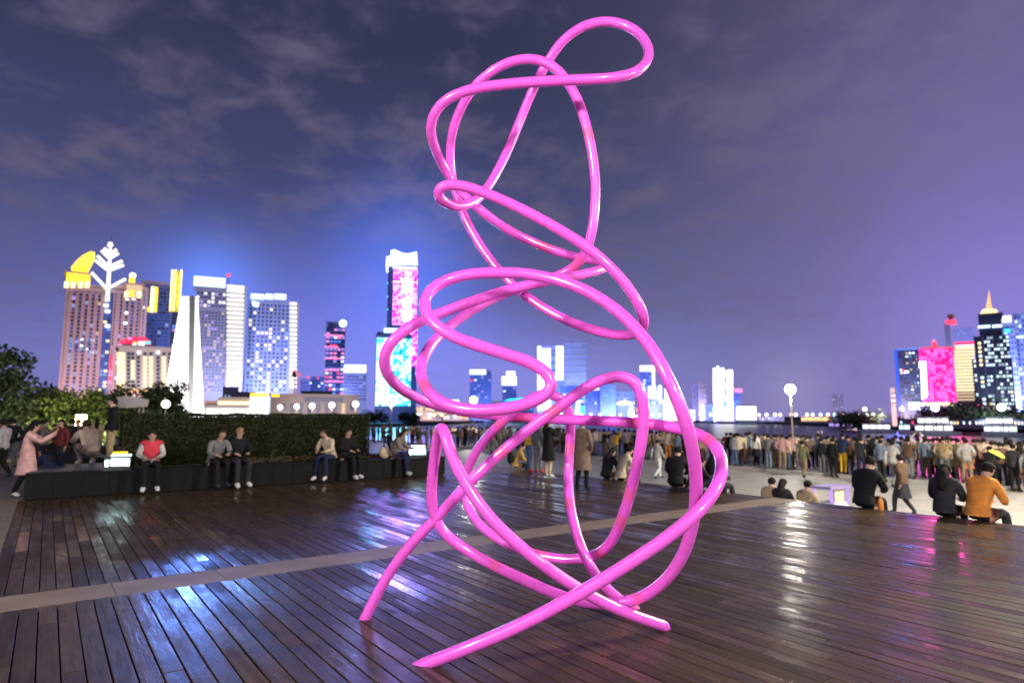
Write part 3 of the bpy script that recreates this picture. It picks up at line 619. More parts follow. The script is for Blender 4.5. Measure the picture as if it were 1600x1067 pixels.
def body_parts(kind):
    """one continuous skinned body; clothes are shells cut from it"""
    J = pose(kind); names = list(J); me = bpy.data.meshes.new('tmp')
    me.from_pydata([J[n] for n in names], [(names.index(a), names.index(c)) for a, c, _ in BONES], [])
    o = bpy.data.objects.new('tmp', me); COL.objects.link(o)
    o.modifiers.new('skin', 'SKIN'); sub = o.modifiers.new('sub', 'SUBSURF'); sub.levels = 1; sub.render_levels = 1
    for i, n in enumerate(names):
        d = me.skin_vertices[0].data[i]; d.radius = rad(n); d.use_root = (n == 'pelvis')
    dg = bpy.context.evaluated_depsgraph_get(); ev = bpy.data.meshes.new_from_object(o.evaluated_get(dg))
    bpy.data.objects.remove(o)
    def label(p):
        bd, bl = 1e9, 'torso'
        for a, c, l in BONES:
            A_, B_ = J[a], J[c]; d = B_ - A_; t = max(0, min(1, (p - A_).dot(d) / d.length_squared)); r = rad(a)[0] * (1 - t) + rad(c)[0] * t
            q = (p - A_ - d * t).length / (r + .02) * {'hand': 1.6, 'arm': 1.12}.get(l, 1)
            if q < bd: bd, bl = q, l
        return bl
    vs = [v.co.copy() for v in ev.vertices]; ns = [v.normal.copy() for v in ev.vertices]; fs = [tuple(p.vertices) for p in ev.polygons]
    labs = [label(sum((vs[i] for i in f), Vector()) / len(f)) for f in fs]
    wl = (J['pelvis'] + J['spine']) * .5
    for i, f in enumerate(fs):
        if labs[i] == 'torso' and (sum((vs[q] for q in f), Vector()) / len(f) - J['pelvis']).dot((J['spine'] - J['pelvis']).normalized()) < .15: labs[i] = 'waist'
    def shell(keep, off):
        mp, mb = {}, MB(); mb.v = []
        for f, l in zip(fs, labs):
            if l in keep:
                for i in f:
                    if i not in mp: mp[i] = len(mb.v); mb.v.append(tuple(vs[i] + ns[i] * off))
                mb.f.append(tuple(mp[i] for i in f)); mb.m.append(0)
        return mb
    body = MB(); body.v = [tuple(v) for v in vs]; body.f = list(fs); body.m = [0] * len(fs)
    hd = J['h1']; up = (J['h2'] - J['h0']).normalized(); fw = (V(0, 1, 0) - up * up.y).normalized(); rt = fw.cross(up)
    P = lambda x, y, z: hd + rt * x + fw * y + up * z
    # nose, eyes, brows, mouth, ears
    body.poly([P(-.013, .088, -.022), P(.013, .088, -.022), P(0, .112, -.02)]); body.poly([P(-.013, .088, -.022), P(0, .112, -.02), P(0, .09, .02)]); body.poly([P(.013, .088, -.022), P(0, .09, .02), P(0, .112, -.02)])
    for k in (-1, 1):
        body.ball(P(.03 * k, .082, .012), .010, 6, 1); body.ball(P(.083 * k, -.005, -.005), .022, 6, 0, (.5, .8, 1.2))
        body.box(P(.03 * k, .086, .030), (.03, .008, .006), 1)
    body.box(P(0, .086, -.045), (.04, .01, .009), 2)
    # fingers
    for s, k in (('L', -1), ('R', 1)):
        h, w = J['ha' + s], J['wr' + s]; d = (h - w).normalized(); sd = V(1, 0, 0) - d * d.x
        sd = sd.normalized() if sd.length > .2 else V(0, 1, 0); nn = d.cross(sd)
        for q, (off, ln) in enumerate(((-.024, .062), (-.008, .072), (.008, .068), (.024, .052))):
            a0 = h + sd * off + d * .012; body.tube([a0, a0 + d * ln * .5 + nn * .006 * k, a0 + d * ln + nn * .02 * k], [.0085, .008, .006], 5)
        a0 = w + d * .03 + sd * (-.028 * k); body.tube([a0, a0 + d * .03 - sd * .022 * k, a0 + d * .055 - sd * .026 * k], [.010, .009, .006], 5)
    shirt = shell(('torso', 'waist', 'arm'), .016); pv = J['pelvis']; ax = (J['spine'] - pv).normalized(); b0 = len(shirt.v); nn_ = 18
    if kind not in ('crouch', 'squat'):
        for kk in range(4):
            cc = pv + ax * (-.035 + .055 * kk); rx_, ry_ = (.182, .148) if kk == 0 else ((.180, .146) if kk == 1 else ((.172, .140) if kk == 2 else (.155, .122)))
            for q in range(nn_):
                aa = 2 * math.pi * q / nn_; shirt.v.append(tuple(cc + V(rx_ * math.cos(aa), ry_ * math.sin(aa), 0)))
        for kk in range(3):
            for q in range(nn_):
                q2 = (q + 1) % nn_; shirt.f.append((b0 + kk * nn_ + q, b0 + kk * nn_ + q2, b0 + (kk + 1) * nn_ + q2, b0 + (kk + 1) * nn_ + q)); shirt.m.append(0)
    parts = {'body': body, 'shirt': shirt, 'trousers': shell(('leg', 'waist'), .009), 'shoeL': shell(('footL',), .014), 'shoeR': shell(('footR',), .014), 'vest': shell(('torso', 'waist'), .026)}
    def hairm(long):
        mb = MB(); n, kk = 14, 9
        for i in range(kk + 1):
            t = math.pi * i / kk; t = min(max(t, .03), math.pi - .03)
            for j in range(n):
                a = 2 * math.pi * j / n; x, y, z = math.sin(t) * math.cos(a), math.sin(t) * math.sin(a), math.cos(t)
                bump = 1 + .05 * math.sin(5 * a + 3 * t); mb.v.append(tuple(P(.096 * x * bump, -.008 + .108 * y * bump, .022 + .098 * z * bump)))
        for i in range(kk):
            for j in range(n):
                a = 2 * math.pi * (j + .5) / n; zc = math.cos(math.pi * (i + .5) / kk); yc = math.sin(math.pi * (i + .5) / kk) * math.sin(a)
                if (yc > .25 and zc < .42) or zc < -.72 or (yc > -.1 and zc < -.25): continue
                j2 = (j + 1) % n; mb.f.append((i * n + j, i * n + j2, (i + 1) * n + j2, (i + 1) * n + j)); mb.m.append(0)
        if long:
            nk = J['neck']; bk = J['chest']; q0 = P(0, -.05, .03)
            q1 = P(0, -.085, -.09); q2 = nk + V(0, -.09, -.04); q3 = bk + V(0, -.145, -.02)
            mb.tube([q0, q1, q2, q3], [.075, .085, .085, .05], 9)
        return mb
    parts['hair'] = hairm(False); parts['hair_long'] = hairm(True)
    # skirt or coat tails hung from the waist
    mb = MB(); pv = J['pelvis']
    if kind in ('stand', 'photo', 'armup', 'pocket', 'walk', 'lean'):
        n = 16; prof = [(.150, .115, .17), (.172, .135, .02), (.195, .165, -.16), (.22, .19, -.36), (.235, .205, -.44)]
        for r1, r2, z in prof:
            for k in range(n):
                a = 2 * math.pi * k / n; f = 1 + (.06 * math.sin(4 * a) * (1 if z < 0 else 0)); mb.v.append((pv.x + r1 * f * math.cos(a), pv.y + r2 * f * math.sin(a), pv.z + z))
        for i in range(len(prof) - 1):
            for k in range(n):
                k2 = (k + 1) % n; mb.f.append((i * n + k, i * n + k2, (i + 1) * n + k2, (i + 1) * n + k)); mb.m.append(0)
    parts['skirt'] = mb
    out = {}
    for k, m in parts.items():
        if m.v: out[k] = m.mesh(k.rstrip('LR'), [SKIN, EYE, LIP] if k == 'body' else CLOTH, True)
    out['J'] = J
    return out
BODY = {k: body_parts(k) for k in ('stand', 'photo', 'armup', 'pocket', 'walk', 'edge', 'edge2', 'bench', 'bench2', 'crouch', 'squat', 'lean')}
CLR = {'black': (.012, .012, .014), 'dark': (.03, .03, .036), 'navy': (.02, .028, .07), 'grey': (.20, .20, .21), 'pale grey': (.40, .39, .38), 'white': (.72, .71, .68), 'cream': (.66, .54, .40), 'tan': (.40, .29, .19), 'khaki': (.33, .25, .14),
       'brown': (.12, .07, .045), 'red': (.60, .05, .06), 'orange': (.80, .30, .06), 'yellow': (.70, .42, .04), 'pink': (.62, .36, .34), 'blue': (.05, .12, .34), 'denim': (.10, .15, .26), 'teal': (.15, .25, .28), 'maroon': (.16, .03, .03),
       'blue-grey': (.20, .26, .34), 'olive': (.16, .15, .08), 'orange-red': (.75, .16, .08), 'grey-brown': (.20, .16, .13), 'lavender': (.40, .36, .55), 'hair': (.014, .011, .010), 'hairb': (.05, .03, .018), 'fair': (.35, .24, .12), 'lime': (.55, .65, .05), 'sand': (.52, .42, .30)}
USED = {}
def person(p, rz, kind, top, bottom, label, shoes='dark', hair='hair', long=False, skirt=None, group=None, s=1.0):
    B_ = BODY[kind]
    if label in USED: print('DUP LABEL', label)
    USED[label] = 1
    o = link('person', B_['body'], None, p, (0, 0, rz)); o.scale = (s * random.uniform(.97, 1.06), s * random.uniform(.97, 1.06), s); tag(o, label, 'person', group)
    def part(nm, key, c):
        q = link(nm, B_[key], o); k = random.uniform(.88, 1.1); q.color = tuple(min(1, x * k) for x in CLR[c]) + (1,); return q
    part('hair', 'hair_long' if long else 'hair', hair); part('jacket' if top in ('black', 'tan', 'navy', 'dark') else 'shirt', 'shirt', top); part('trousers', 'trousers', bottom); part('shoe', 'shoeL', shoes); part('shoe', 'shoeR', shoes)
    if skirt and 'skirt' in B_: part('skirt' if skirt != top else 'coat_tails', 'skirt', skirt)
    return o
def face_cam(p, off=0): return math.atan2(p.x, -p.y) + R_(off)
SEA = TH - R_(90)              # facing the bay
def edge_pt(px, back=.0):      # on the deck's bay edge
    u = U_EDGE - back; k = (px - 800) / 1006.8; Y = u / (CU * k + SU); return Vector((k * Y, Y, 0))

# --- seated along the planter, facing the deck
def planter_seat(px):
    p = ppt(px, V_PL + .16); p.z = HP; return p
FWD = TH + math.pi             # facing out of the planter to the deck
for px, kind, top, bot, sh, hr, lg, off, sc_, lb in (
    (240, 'bench', 'red', 'black', 'white', 'hairb', True, -6, 1.0, 'person in a red vest over pale sleeves sitting on the planter'),
    (338, 'bench2', 'grey', 'black', 'dark', 'hairb', False, 12, 1.02, 'person in grey bending forward on the planter, left of one in black hoodie'),
    (373, 'bench', 'black', 'dark', 'white', 'fair', False, 4, 1.06, 'fair-haired person in a black hoodie sitting on the planter beside one in grey'),
    (520, 'bench2', 'cream', 'navy', 'white', 'hairb', False, -58, 1.0, 'person in a cream sweater and dark purple trousers sitting sideways on the planter'),
    (539, 'bench', 'black', 'black', 'white', 'hairb', False, 24, 1.0, 'person in black sitting close beside the one in the cream sweater'),
    (614, 'bench2', 'grey-brown', 'navy', 'pale grey', 'hairb', True, 40, .98, 'person in a grey brown jacket sitting beside a pale round bag')):
    o = person(planter_seat(px), FWD + R_(off), kind, top, bot, lb, sh, hr, lg, group='people sitting on the planter', s=sc_)
    if top == 'red':
        for ch in o.children:
            if ch.name.startswith('shirt'):
                ch.color = (.48, .47, .46, 1)
        v_ = link('vest', BODY['bench']['vest'], o); v_.color = (.62, .05, .08, 1)
p = ppt(602, V_PL + .10); p.z = HP
b = MB(); b.ball((0, 0, .165), .165, 14, 0, (1, .55, 1)); b.tube([V(-.10, 0, .28), V(-.06, 0, .42), V(.06, 0, .42), V(.10, 0, .28)], .012, 6)
bag = b.build('round_bag', CLOTH, None, p, TH, smooth=True); bag.color = (.62, .46, .32, 1); tag(bag, 'pale round handbag on the planter beside the person in a grey brown jacket', 'bag')

# --- at the left end
p = on_plane(38, 775, 0); person(p, R_(-62), 'lean', 'pink', 'black', 'long-haired person in a pink top raising both hands by the planter end', 'white', 'hair', True, 'pink', s=1.0)
p = on_plane(62, 766, 0) + V(.1, .3, 0); person(p, R_(52), 'crouch', 'navy', 'dark', 'person in a dark blue coat crouching low in front of the planter end', 'dark', 'hair', True, s=1.12)
p = ppt(176, V_PL + 1.0); p.z = HP - .004; person(p, R_(128), 'stand', 'black', 'khaki', 'person in black shirt and beige trousers standing on the planter by the hedge end', 'dark', 'hair', False, s=1.0)
p = ppt(146, V_PL + 2.3); p.z = HP - .004; person(p, R_(60), 'crouch', 'sand', 'grey-brown', 'person in sand clothes crouching on the planter behind the man in the black shirt', 'pale grey', 'hairb', False, s=1.15)
# second planter behind, with people round it
p2 = tag(empty('planter', ppt(66, 23.0), TH), 'second black planter standing on the paving behind the left end of the long one', 'planter')
b = MB(); b.span(0, 4.2, 0, 1.6, 0, .52); b.build('core', BLACKSTONE, p2)
for k in range(4):
    b = MB(); b.span(k * 1.05 - .02, k * 1.05 + 1.025, -.03, 1.63, .52, .58); b.build('cap_stone', BLACKSTONE, p2)
p3 = tag(empty('planter', ppt(76, 30.0), TH), 'small black planter farthest back on the left beneath the lit trees', 'planter')
b = MB(); b.span(0, 2.4, 0, 1.4, 0, .55); b.build('core', BLACKSTONE, p3)
for k in range(2):
    b = MB(); b.span(k * 1.2 - .02, k * 1.2 + 1.18, -.03, 1.43, .55, .61); b.build('cap_stone', BLACKSTONE, p3)
for px, v, z, kind, top, bot, lg, rz, lb in (
    (92, 29.8, .6, 'bench', 'dark', 'grey', False, 180, 'person in dark clothes sitting on the small far planter at left'),
    (113, 27.0, 0, 'stand', 'black', 'black', False, 20, 'person all in black standing behind the second planter under the lit trees'),
    (124, 28.0, 0, 'stand', 'khaki', 'brown', False, 160, 'person in a khaki coat standing right of the one all in black under the trees'),
    (135, 26.0, 0, 'pocket', 'navy', 'black', False, 90, 'person in navy standing behind the crouching one in sand clothes'),
    (55, 22.0, 0, 'stand', 'dark', 'maroon', True, -20, 'long-haired person in dark clothes and maroon trousers behind the crouching one in blue'),
    (8, 24.0, 0, 'walk', 'pale grey', 'black', False, 80, 'person in pale grey striding past at the far left edge'),
    (70, 25.5, 0, 'photo', 'grey-brown', 'dark', False, -40, 'person in grey brown photographing behind the second planter'),
    (98, 24.9, 0, 'stand', 'maroon', 'dark', True, 170, 'long-haired person in maroon standing at the second planter'),
    (22, 29.0, 0, 'pocket', 'black', 'grey', False, 40, 'person in black with grey trousers idling at far left behind the pink top'),
    (30, 36.0, 0, 'walk', 'grey', 'dark', False, 100, 'person in grey walking below the big dark tree at far left'),
    (152, 33.0, 0, 'stand', 'tan', 'dark', True, 40, 'long-haired person in tan far back left of the man standing on the planter')):
    q = ppt(px, v, z); person(q, R_(rz), kind, top, bot, lb, long=lg, group='people on the left terrace')

# --- on the deck edge, looking over the plaza
EG = 'people sitting on the deck edge'
def edge_sit(px, kind, top, bot, lb, long=False, off=0, s=1.0, back=.12, hair='hair'):
    return person(edge_pt(px, back), SEA + R_(off), kind, top, bot, lb, 'dark', hair, long, group=EG, s=s)
o = edge_sit(803, 'edge', 'khaki', 'black', 'person in mustard jacket with black backpack sitting on the deck edge', off=-25, s=1.02); [setattr(c_, 'color', (.50, .33, .12, 1)) for c_ in o.children if c_.name.startswith('shirt')]
J = BODY['edge']['J']; mb = MB(); mb.ball(J['spine'] + V(-.03, -.17, .06), .17, 12, 0, (.9, .65, 1.25)); tag(mb.build('backpack', CLOTH, o, smooth=True)).color = (.015, .015, .018, 1)
edge_sit(944, 'edge', 'black', 'black', 'long-haired person in black sitting just left of one in a cream sweater', True, s=1.0)
edge_sit(966, 'edge', 'cream', 'black', 'person in a cream sweater sitting on the deck edge beside one in black', off=-12, s=1.08)
edge_sit(1052, 'edge', 'black', 'black', 'person in a bulky black jacket sitting behind the right strands of the sculpture', off=25, s=1.14)
edge_sit(1078, 'squat', 'black', 'dark', 'person in a black coat hunched on the deck right against the bulky black jacket', off=-20, s=1.0, back=.8)
edge_sit(1106, 'edge2', 'dark', 'dark', 'dark-haired person in charcoal sitting on the deck edge inside the right loop of the sculpture', True, off=-20, s=1.08)
edge_sit(1340, 'edge', 'black', 'black', 'broad person in black jacket sitting alone on the deck edge by an orange bottle', s=1.12)
edge_sit(1464, 'edge2', 'dark', 'black', 'long-haired person in dark jacket sitting left of the orange jacket', True, s=1.06)
o = edge_sit(1513, 'edge', 'orange', 'dark', 'person in a bright orange jacket sitting on the deck edge at far right', off=-18, s=1.12)
p = edge_pt(1367, .12)
b = MB(); b.lathe([(.045, 0), (.05, .02), (.05, .17), (.02, .23), (.02, .27)], n=12); bt = b.build('bottle', mat('orange_drink', (.75, .28, .05), .25, .5), None, p, smooth=True); tag(bt, 'orange drink bottle on the deck edge beside the broad person in black', 'bottle')
b = MB(); b.lathe([(.024, 0), (.024, .03)], (0, 0, .268), 10); b.build('cap', S_WHITE, bt)
for px, du, lg, lb in ((1195, 1.25, False, 'short-haired head above the deck edge, person sitting beside a long-haired one'), (1212, 1.2, True, 'long-haired person sitting on the steps with only the head above the deck edge'), (1250, 1.3, False, 'lone dark-haired head above the deck edge left of a violet-lit cart')):
    k = (px - 800) / 1006.8; u = U_EDGE + du; Y = u / (CU * k + SU); person(Vector((k * Y, Y, -.60)), SEA, 'edge2', 'dark' if lg else 'tan', 'dark', lb, long=lg, group='people sitting on the steps', s=1.0)
# standing at the deck edge
for px, back, kind, top, bot, sh, hr, lg, sk, rz, s, lb in (
    (826, .5, 'photo', 'yellow', 'denim', 'red', 'hair', False, None, -30, .98, 'person in a yellow top and dark jeans standing at the deck edge'),
    (841, .45, 'stand', 'grey', 'grey', 'red', 'hair', True, None, 10, 1.02, 'person all in grey standing between the yellow top and the black dress'),
    (856, 1.2, 'photo', 'black', 'sand', 'white', 'hair', True, 'black', -10, 1.02, 'long-haired person in a black dress and white boots standing on the deck edge'),
    (909, 2.6, 'pocket', 'brown', 'black', 'dark', 'hairb', False, 'brown', 20, 1.02, 'person in a long brown jacket standing right of the black dress')):
    o = person(edge_pt(px, back), SEA + R_(rz), kind, top, bot, lb, sh, hr, lg, sk, 'people standing at the deck edge', s)
    if top == 'brown':
        for c_ in o.children:
            if 'shirt' in c_.name or 'coat' in c_.name: c_.color = (.20, .135, .10, 1)
# violet-lit cart below the deck edge
k = (1292 - 800) / 1006.8; u = U_EDGE + 3.3; Y = u / (CU * k + SU)
ct = tag(empty('toy_cart', (k * Y, Y, -.9), TH), 'small violet-lit ride-on cart with a cream panel parked below the deck edge', 'cart')
b = MB(); b.span(-.6, .6, -.3, .3, .22, .34); b.span(-.5, .5, -.28, .28, .34, .55); b.build('chassis', S_WHITE, ct)
for x in (-.55, .55):
    for y in (-.27, .27): b = MB(); b.tube([V(x * .8, y, .5), V(x, y, .95)], .05, 8); b.build('light_post', E_VIO, ct)
b = MB(); b.span(-.62, .62, -.33, .33, .93, 1.0); b.build('roof', mat('violet_paint', (.30, .25, .5), .5), ct)
b = MB(); b.span(-.28, .28, -.26, -.2, .5, .93); b.build('panel', mat('cream_panel', (.7, .58, .45), .5), ct)
for x in (-.4, .4):
    for y in (-.3, .3):
        b = MB(); b.tube([V(x, y - .03, .12), V(x, y + .03, .12)], .12, 12); b.build('wheel', METAL, ct)

ct.scale = (.8, .8, .92)
# --- the crowd along the promenade
CG = 'people in the crowd along the promenade'
def crowd(px, hy, kind, top, bot, where, rz=0, long=False, skirt=None, hair='hair', shoes='dark', s=None, rel='in the riverside crowd'):
    hh = 1.66 * (s or random.uniform(.94, 1.07)); px += random.uniform(-5, 5)
    r = ray(px, hy); d = (-.9 + hh - CAM_H) / r.z if r.z < 0 else 40
    p = r * d
    if not (12 < p.y < 75): p = p * (45 / p.y)
    u = CU * p.x + SU * p.y
    tu = 28.2 + random.random() ** 1.5 * 6.0 if u < 29.4 and kind != 'walk' else min(u, 36.0)
    f = tu / u; p.x *= f; p.y *= f; u = tu
    p.z = -.9 if u < 28.6 else (-.76 if u < 29 else -.84)
    bt = {'skirt': 'a %s skirt' % bot}.get('skirt' if skirt and skirt == bot and skirt != top else '', bot + ' trousers')
    verb = {'photo': 'photographing', 'armup': 'arms raised', 'walk': 'walking', 'pocket': 'idling', 'stand': 'standing'}[kind]
    lb = '%s top and %s, %s %s' % (top, bt, verb, where); lb = 'person in ' + lb
    lb = lb.replace('top and black trousers', 'top, black trousers,') if False else lb
    return person(p, SEA + R_(rz + random.uniform(-14, 14)), kind, top, bot, lb, shoes, hair, long, skirt, CG, hh / 1.66)
W1 = 'right of the hedge end'; W2 = 'behind the left strands of the sculpture'; W3 = 'behind the crossing strands of the sculpture'; W4 = 'between the black dress and brown jacket'
W5 = 'just right of the brown jacket'; W6 = 'above the bulky black jacket'; W7 = 'just right of the sculpture'; W8 = 'left of the globe lamp post'; W9 = 'right of the globe lamp post'
W10 = 'behind the broad person in black'; W11 = 'right of the broad person in black'; W12 = 'above the orange jacket'; W13 = 'at the far right of the crowd'
for a in (
    (583, 664, 'stand', 'black', 'black', W1), (593, 663, 'armup', 'tan', 'brown', W1), (601, 664, 'photo', 'brown', 'dark', W1), (612, 668, 'stand', 'grey-brown', 'dark', W1), (622, 668, 'photo', 'tan', 'khaki', W1), (632, 667, 'stand', 'khaki', 'dark', W1),
    (642, 669, 'stand', 'cream', 'brown', W1), (650, 673, 'pocket', 'olive', 'dark', W1), (661, 668, 'photo', 'pale grey', 'grey', W1), (671, 676, 'stand', 'sand', 'grey', W1), (606, 674, 'walk', 'dark', 'black', W1), (638, 678, 'stand', 'tan', 'dark', W1),
    (697, 674, 'stand', 'black', 'black', W2), (706, 671, 'photo', 'tan', 'orange', W2), (716, 677, 'stand', 'black', 'dark', W2), (726, 678, 'pocket', 'dark', 'black', W2), (741, 674, 'photo', 'brown', 'grey', W2), (749, 673, 'stand', 'grey', 'dark', W2), (733, 672, 'stand', 'sand', 'grey', W2),
    (757, 672, 'armup', 'cream', 'tan', W3), (765, 675, 'stand', 'pale grey', 'grey', W3), (774, 673, 'photo', 'black', 'grey', W3), (782, 675, 'stand', 'white', 'dark', W3), (791, 672, 'photo', 'tan', 'dark', W3), (800, 676, 'stand', 'grey', 'denim', W3), (812, 674, 'pocket', 'grey-brown', 'dark', W3), (770, 680, 'walk', 'grey', 'black', W3),
    (869, 678, 'stand', 'cream', 'brown', W4), (876, 677, 'photo', 'pink', 'black', W4), (884, 675, 'stand', 'pale grey', 'grey', W4), (898, 677, 'stand', 'tan', 'dark', W4),
    (922, 675, 'photo', 'pink', 'grey', W5), (931, 676, 'stand', 'white', 'lavender', W5), (939, 677, 'photo', 'pink', 'lavender', W5), (947, 676, 'stand', 'pale grey', 'grey', W5), (956, 681, 'stand', 'sand', 'tan', W5), (966, 678, 'armup', 'yellow', 'grey', W5), (976, 680, 'stand', 'white', 'pale grey', W5), (986, 678, 'photo', 'grey', 'dark', W5), (994, 681, 'stand', 'lavender', 'grey', W5),
    (1011, 686, 'stand', 'tan', 'grey', W6), (1021, 684, 'photo', 'sand', 'brown', W6), (1034, 679, 'armup', 'tan', 'dark', W6), (1045, 684, 'stand', 'cream', 'orange', W6), (1056, 682, 'stand', 'blue-grey', 'dark', W6), (1067, 678, 'photo', 'black', 'black', W6), (1026, 688, 'walk', 'pale grey', 'white', W6), (1094, 687, 'stand', 'tan', 'brown', W6), (1103, 686, 'photo', 'dark', 'grey', W6),
    (1139, 680, 'stand', 'black', 'dark', W7), (1150, 684, 'photo', 'tan', 'maroon', W7), (1157, 686, 'stand', 'cream', 'maroon', W7), (1167, 689, 'photo', 'blue-grey', 'denim', W7), (1177, 686, 'stand', 'white', 'black', W7, 0, True, 'black'),
    (1196, 683, 'photo', 'grey', 'blue-grey', W8), (1209, 690, 'stand', 'black', 'grey-brown', W8), (1226, 687, 'photo', 'blue-grey', 'khaki', W8), (1217, 692, 'stand', 'grey', 'khaki', W8), (1239, 688, 'pocket', 'white', 'dark', 'straight below the globe lamp'),
    (1252, 690, 'walk', 'olive', 'khaki', W9), (1261, 689, 'stand', 'sand', 'black', W9, 0, True, 'black'), (1273, 680, 'armup', 'navy', 'dark', W9), (1283, 692, 'stand', 'dark', 'grey', W9), (1295, 683, 'photo', 'teal', 'cream', W9), (1304, 686, 'stand', 'black', 'black', W9), (1315, 684, 'photo', 'navy', 'yellow', W9), (1326, 688, 'stand', 'brown', 'dark', W9),
    (1338, 692, 'stand', 'cream', 'pink', W10, 0, True, 'pink'), (1347, 689, 'photo', 'dark', 'navy', W10), (1359, 690, 'stand', 'black', 'white', W10, 0, True, 'white'), (1369, 685, 'pocket', 'teal', 'khaki', W10), (1378, 688, 'stand', 'blue-grey', 'dark', W10),
    (1390, 690, 'walk', 'pale grey', 'grey', W11), (1399, 687, 'stand', 'blue-grey', 'brown', W11), (1413, 689, 'photo', 'cream', 'lavender', W11), (1423, 693, 'stand', 'grey', 'grey', W11), (1436, 690, 'armup', 'white', 'denim', W11), (1448, 688, 'stand', 'black', 'dark', W11), (1406, 712, 'walk', 'brown', 'dark', W11, 70, False, 'dark'),
    (1462, 694, 'stand', 'tan', 'dark', W12, 0, False, 'tan'), (1474, 698, 'photo', 'khaki', 'grey', W12), (1484, 694, 'stand', 'sand', 'black', W12, 0, True, 'sand'), (1497, 694, 'photo', 'red', 'dark', W12), (1512, 701, 'stand', 'orange-red', 'navy', W12, 0, False, 'orange-red'), (1505, 697, 'stand', 'pink', 'grey', W12), (1524, 689, 'pocket', 'olive', 'black', W12), (1535, 696, 'stand', 'white', 'maroon', W12),
    (1547, 703, 'photo', 'black', 'black', W13), (1568, 696, 'photo', 'black', 'dark', W13, 0, True, 'dark'), (1592, 698, 'stand', 'brown', 'tan', W13, 0, True, 'brown'), (1558, 693, 'stand', 'grey', 'dark', W13), (1580, 694, 'stand', 'dark', 'black', W13), (1604, 700, 'walk', 'grey', 'black', W13),
): crowd(*a)
# more of the crowd pressed against the rail, seen between the others
WB = [(702, 670, W2), (722, 671, W2), (760, 669, W3), (786, 670, W3), (805, 671, W3), (880, 672, W4), (926, 672, W5), (951, 673, W5), (981, 674, W5), (1016, 675, W6), (1050, 676, W6), (1072, 676, W6), (1146, 681, W7), (1186, 682, W8), (1203, 682, W8), (1233, 682, W8), (1247, 683, W9), (1268, 683, W9), (1289, 684, W9), (1310, 684, W9), (1331, 685, W10),
      (1353, 685, W10), (1384, 686, W11), (1428, 687, W11), (1442, 687, W11), (1456, 688, W12), (1479, 688, W12), (1491, 689, W12), (1518, 689, W12), (1541, 690, W13), (1575, 691, W13)]
for x0_, x1_, st_, hy_ in ((586, 690, 9, 669), (694, 818, 7, 673), (866, 902, 8, 675), (920, 1000, 8, 677), (1008, 1110, 9, 681), (1136, 1236, 9, 683), (1244, 1400, 11, 686), (1404, 1600, 13, 690)):
    x_ = x0_
    while x_ < x1_:
        w_ = W1 if x_ < 690 else W2 if x_ < 752 else W3 if x_ < 830 else W4 if x_ < 905 else W5 if x_ < 1002 else W6 if x_ < 1112 else W7 if x_ < 1182 else W8 if x_ < 1238 else W9 if x_ < 1330 else W10 if x_ < 1386 else W11 if x_ < 1456 else W12 if x_ < 1543 else W13
        WB.append((x_ + random.uniform(-3, 3), hy_, w_)); x_ += st_
combo = [(t, b_) for t in ('grey', 'tan', 'dark', 'cream', 'sand', 'maroon', 'brown', 'olive', 'blue-grey', 'black', 'pale grey', 'khaki', 'grey-brown', 'pink') for b_ in ('dark', 'black', 'grey', 'denim', 'khaki', 'brown')]
random.shuffle(combo); ci = 0
for px, hy, w in [q_ for i_, q_ in enumerate(WB) if q_[0] < 1120 or i_ % 3 == 0 or i_ > 30]:
    for _ in range(len(combo)):
        t_, b_ = combo[ci % len(combo)]; ci += 1; kd = ('stand', 'photo', 'pocket')[ci % 3]
        lb = 'person in %s and %s %s at rail %s' % (t_, b_, {'photo': 'photographing', 'pocket': 'idling', 'stand': 'standing'}[kd], w)
        if lb not in USED: break
    k = (px - 800) / 1006.8; u = random.uniform(29.3, 33.0) if px > 1120 else random.uniform(28.5, 36); Y = u / (CU * k + SU)
    if Y > 62: Y *= .82
    hh = random.uniform(.97, 1.04)
    person(Vector((k * Y, Y, -.84)), SEA + R_(random.uniform(-25, 25)), kd, t_, b_, lb, group=CG, s=hh)
# yellow-green umbrella held over the person in black at right
k = (1552 - 800) / 1006.8; r = ray(1549, 703); d = (-.9 + 1.66 - CAM_H) / r.z; p = r * d
um = tag(empty('umbrella', (p.x + .22, p.y + .1, .62)), 'yellow green umbrella held low over a person in black at the right of the crowd', 'umbrella'); um.rotation_euler = (R_(20), R_(24), 0)
b = MB(); b.lathe([(.23, 0), (.20, .05), (.12, .09), (.02, .11)], n=10); b.build('canopy', mat('umbrella_cloth', (.62, .70, .06), .6), um, smooth=False)
b = MB(); b.tube([V(0, 0, .2), V(0, 0, -.5)], .012, 6); b.build('shaft', METAL, um)

# rail along the water
rl = tag(empty('railing', uv(36.7, -30, -.84), TH), 'dark steel railing along the promenade edge behind the crowd', 'railing')
mb = MB(); mb.span(-.03, .03, -.03, .03, 0, 1.08); pm = mb.mesh('post', STEEL)
for k in range(86): link('post', pm, rl, (0, k * 2.05, 0))
for z in (.25, .5, .75, 1.08):
    b = MB(); b.tube([V(0, 0, z), V(0, 86 * 2.05, z)], .028 if z < 1 else .045, 6); b.build('rail', STEEL, rl)

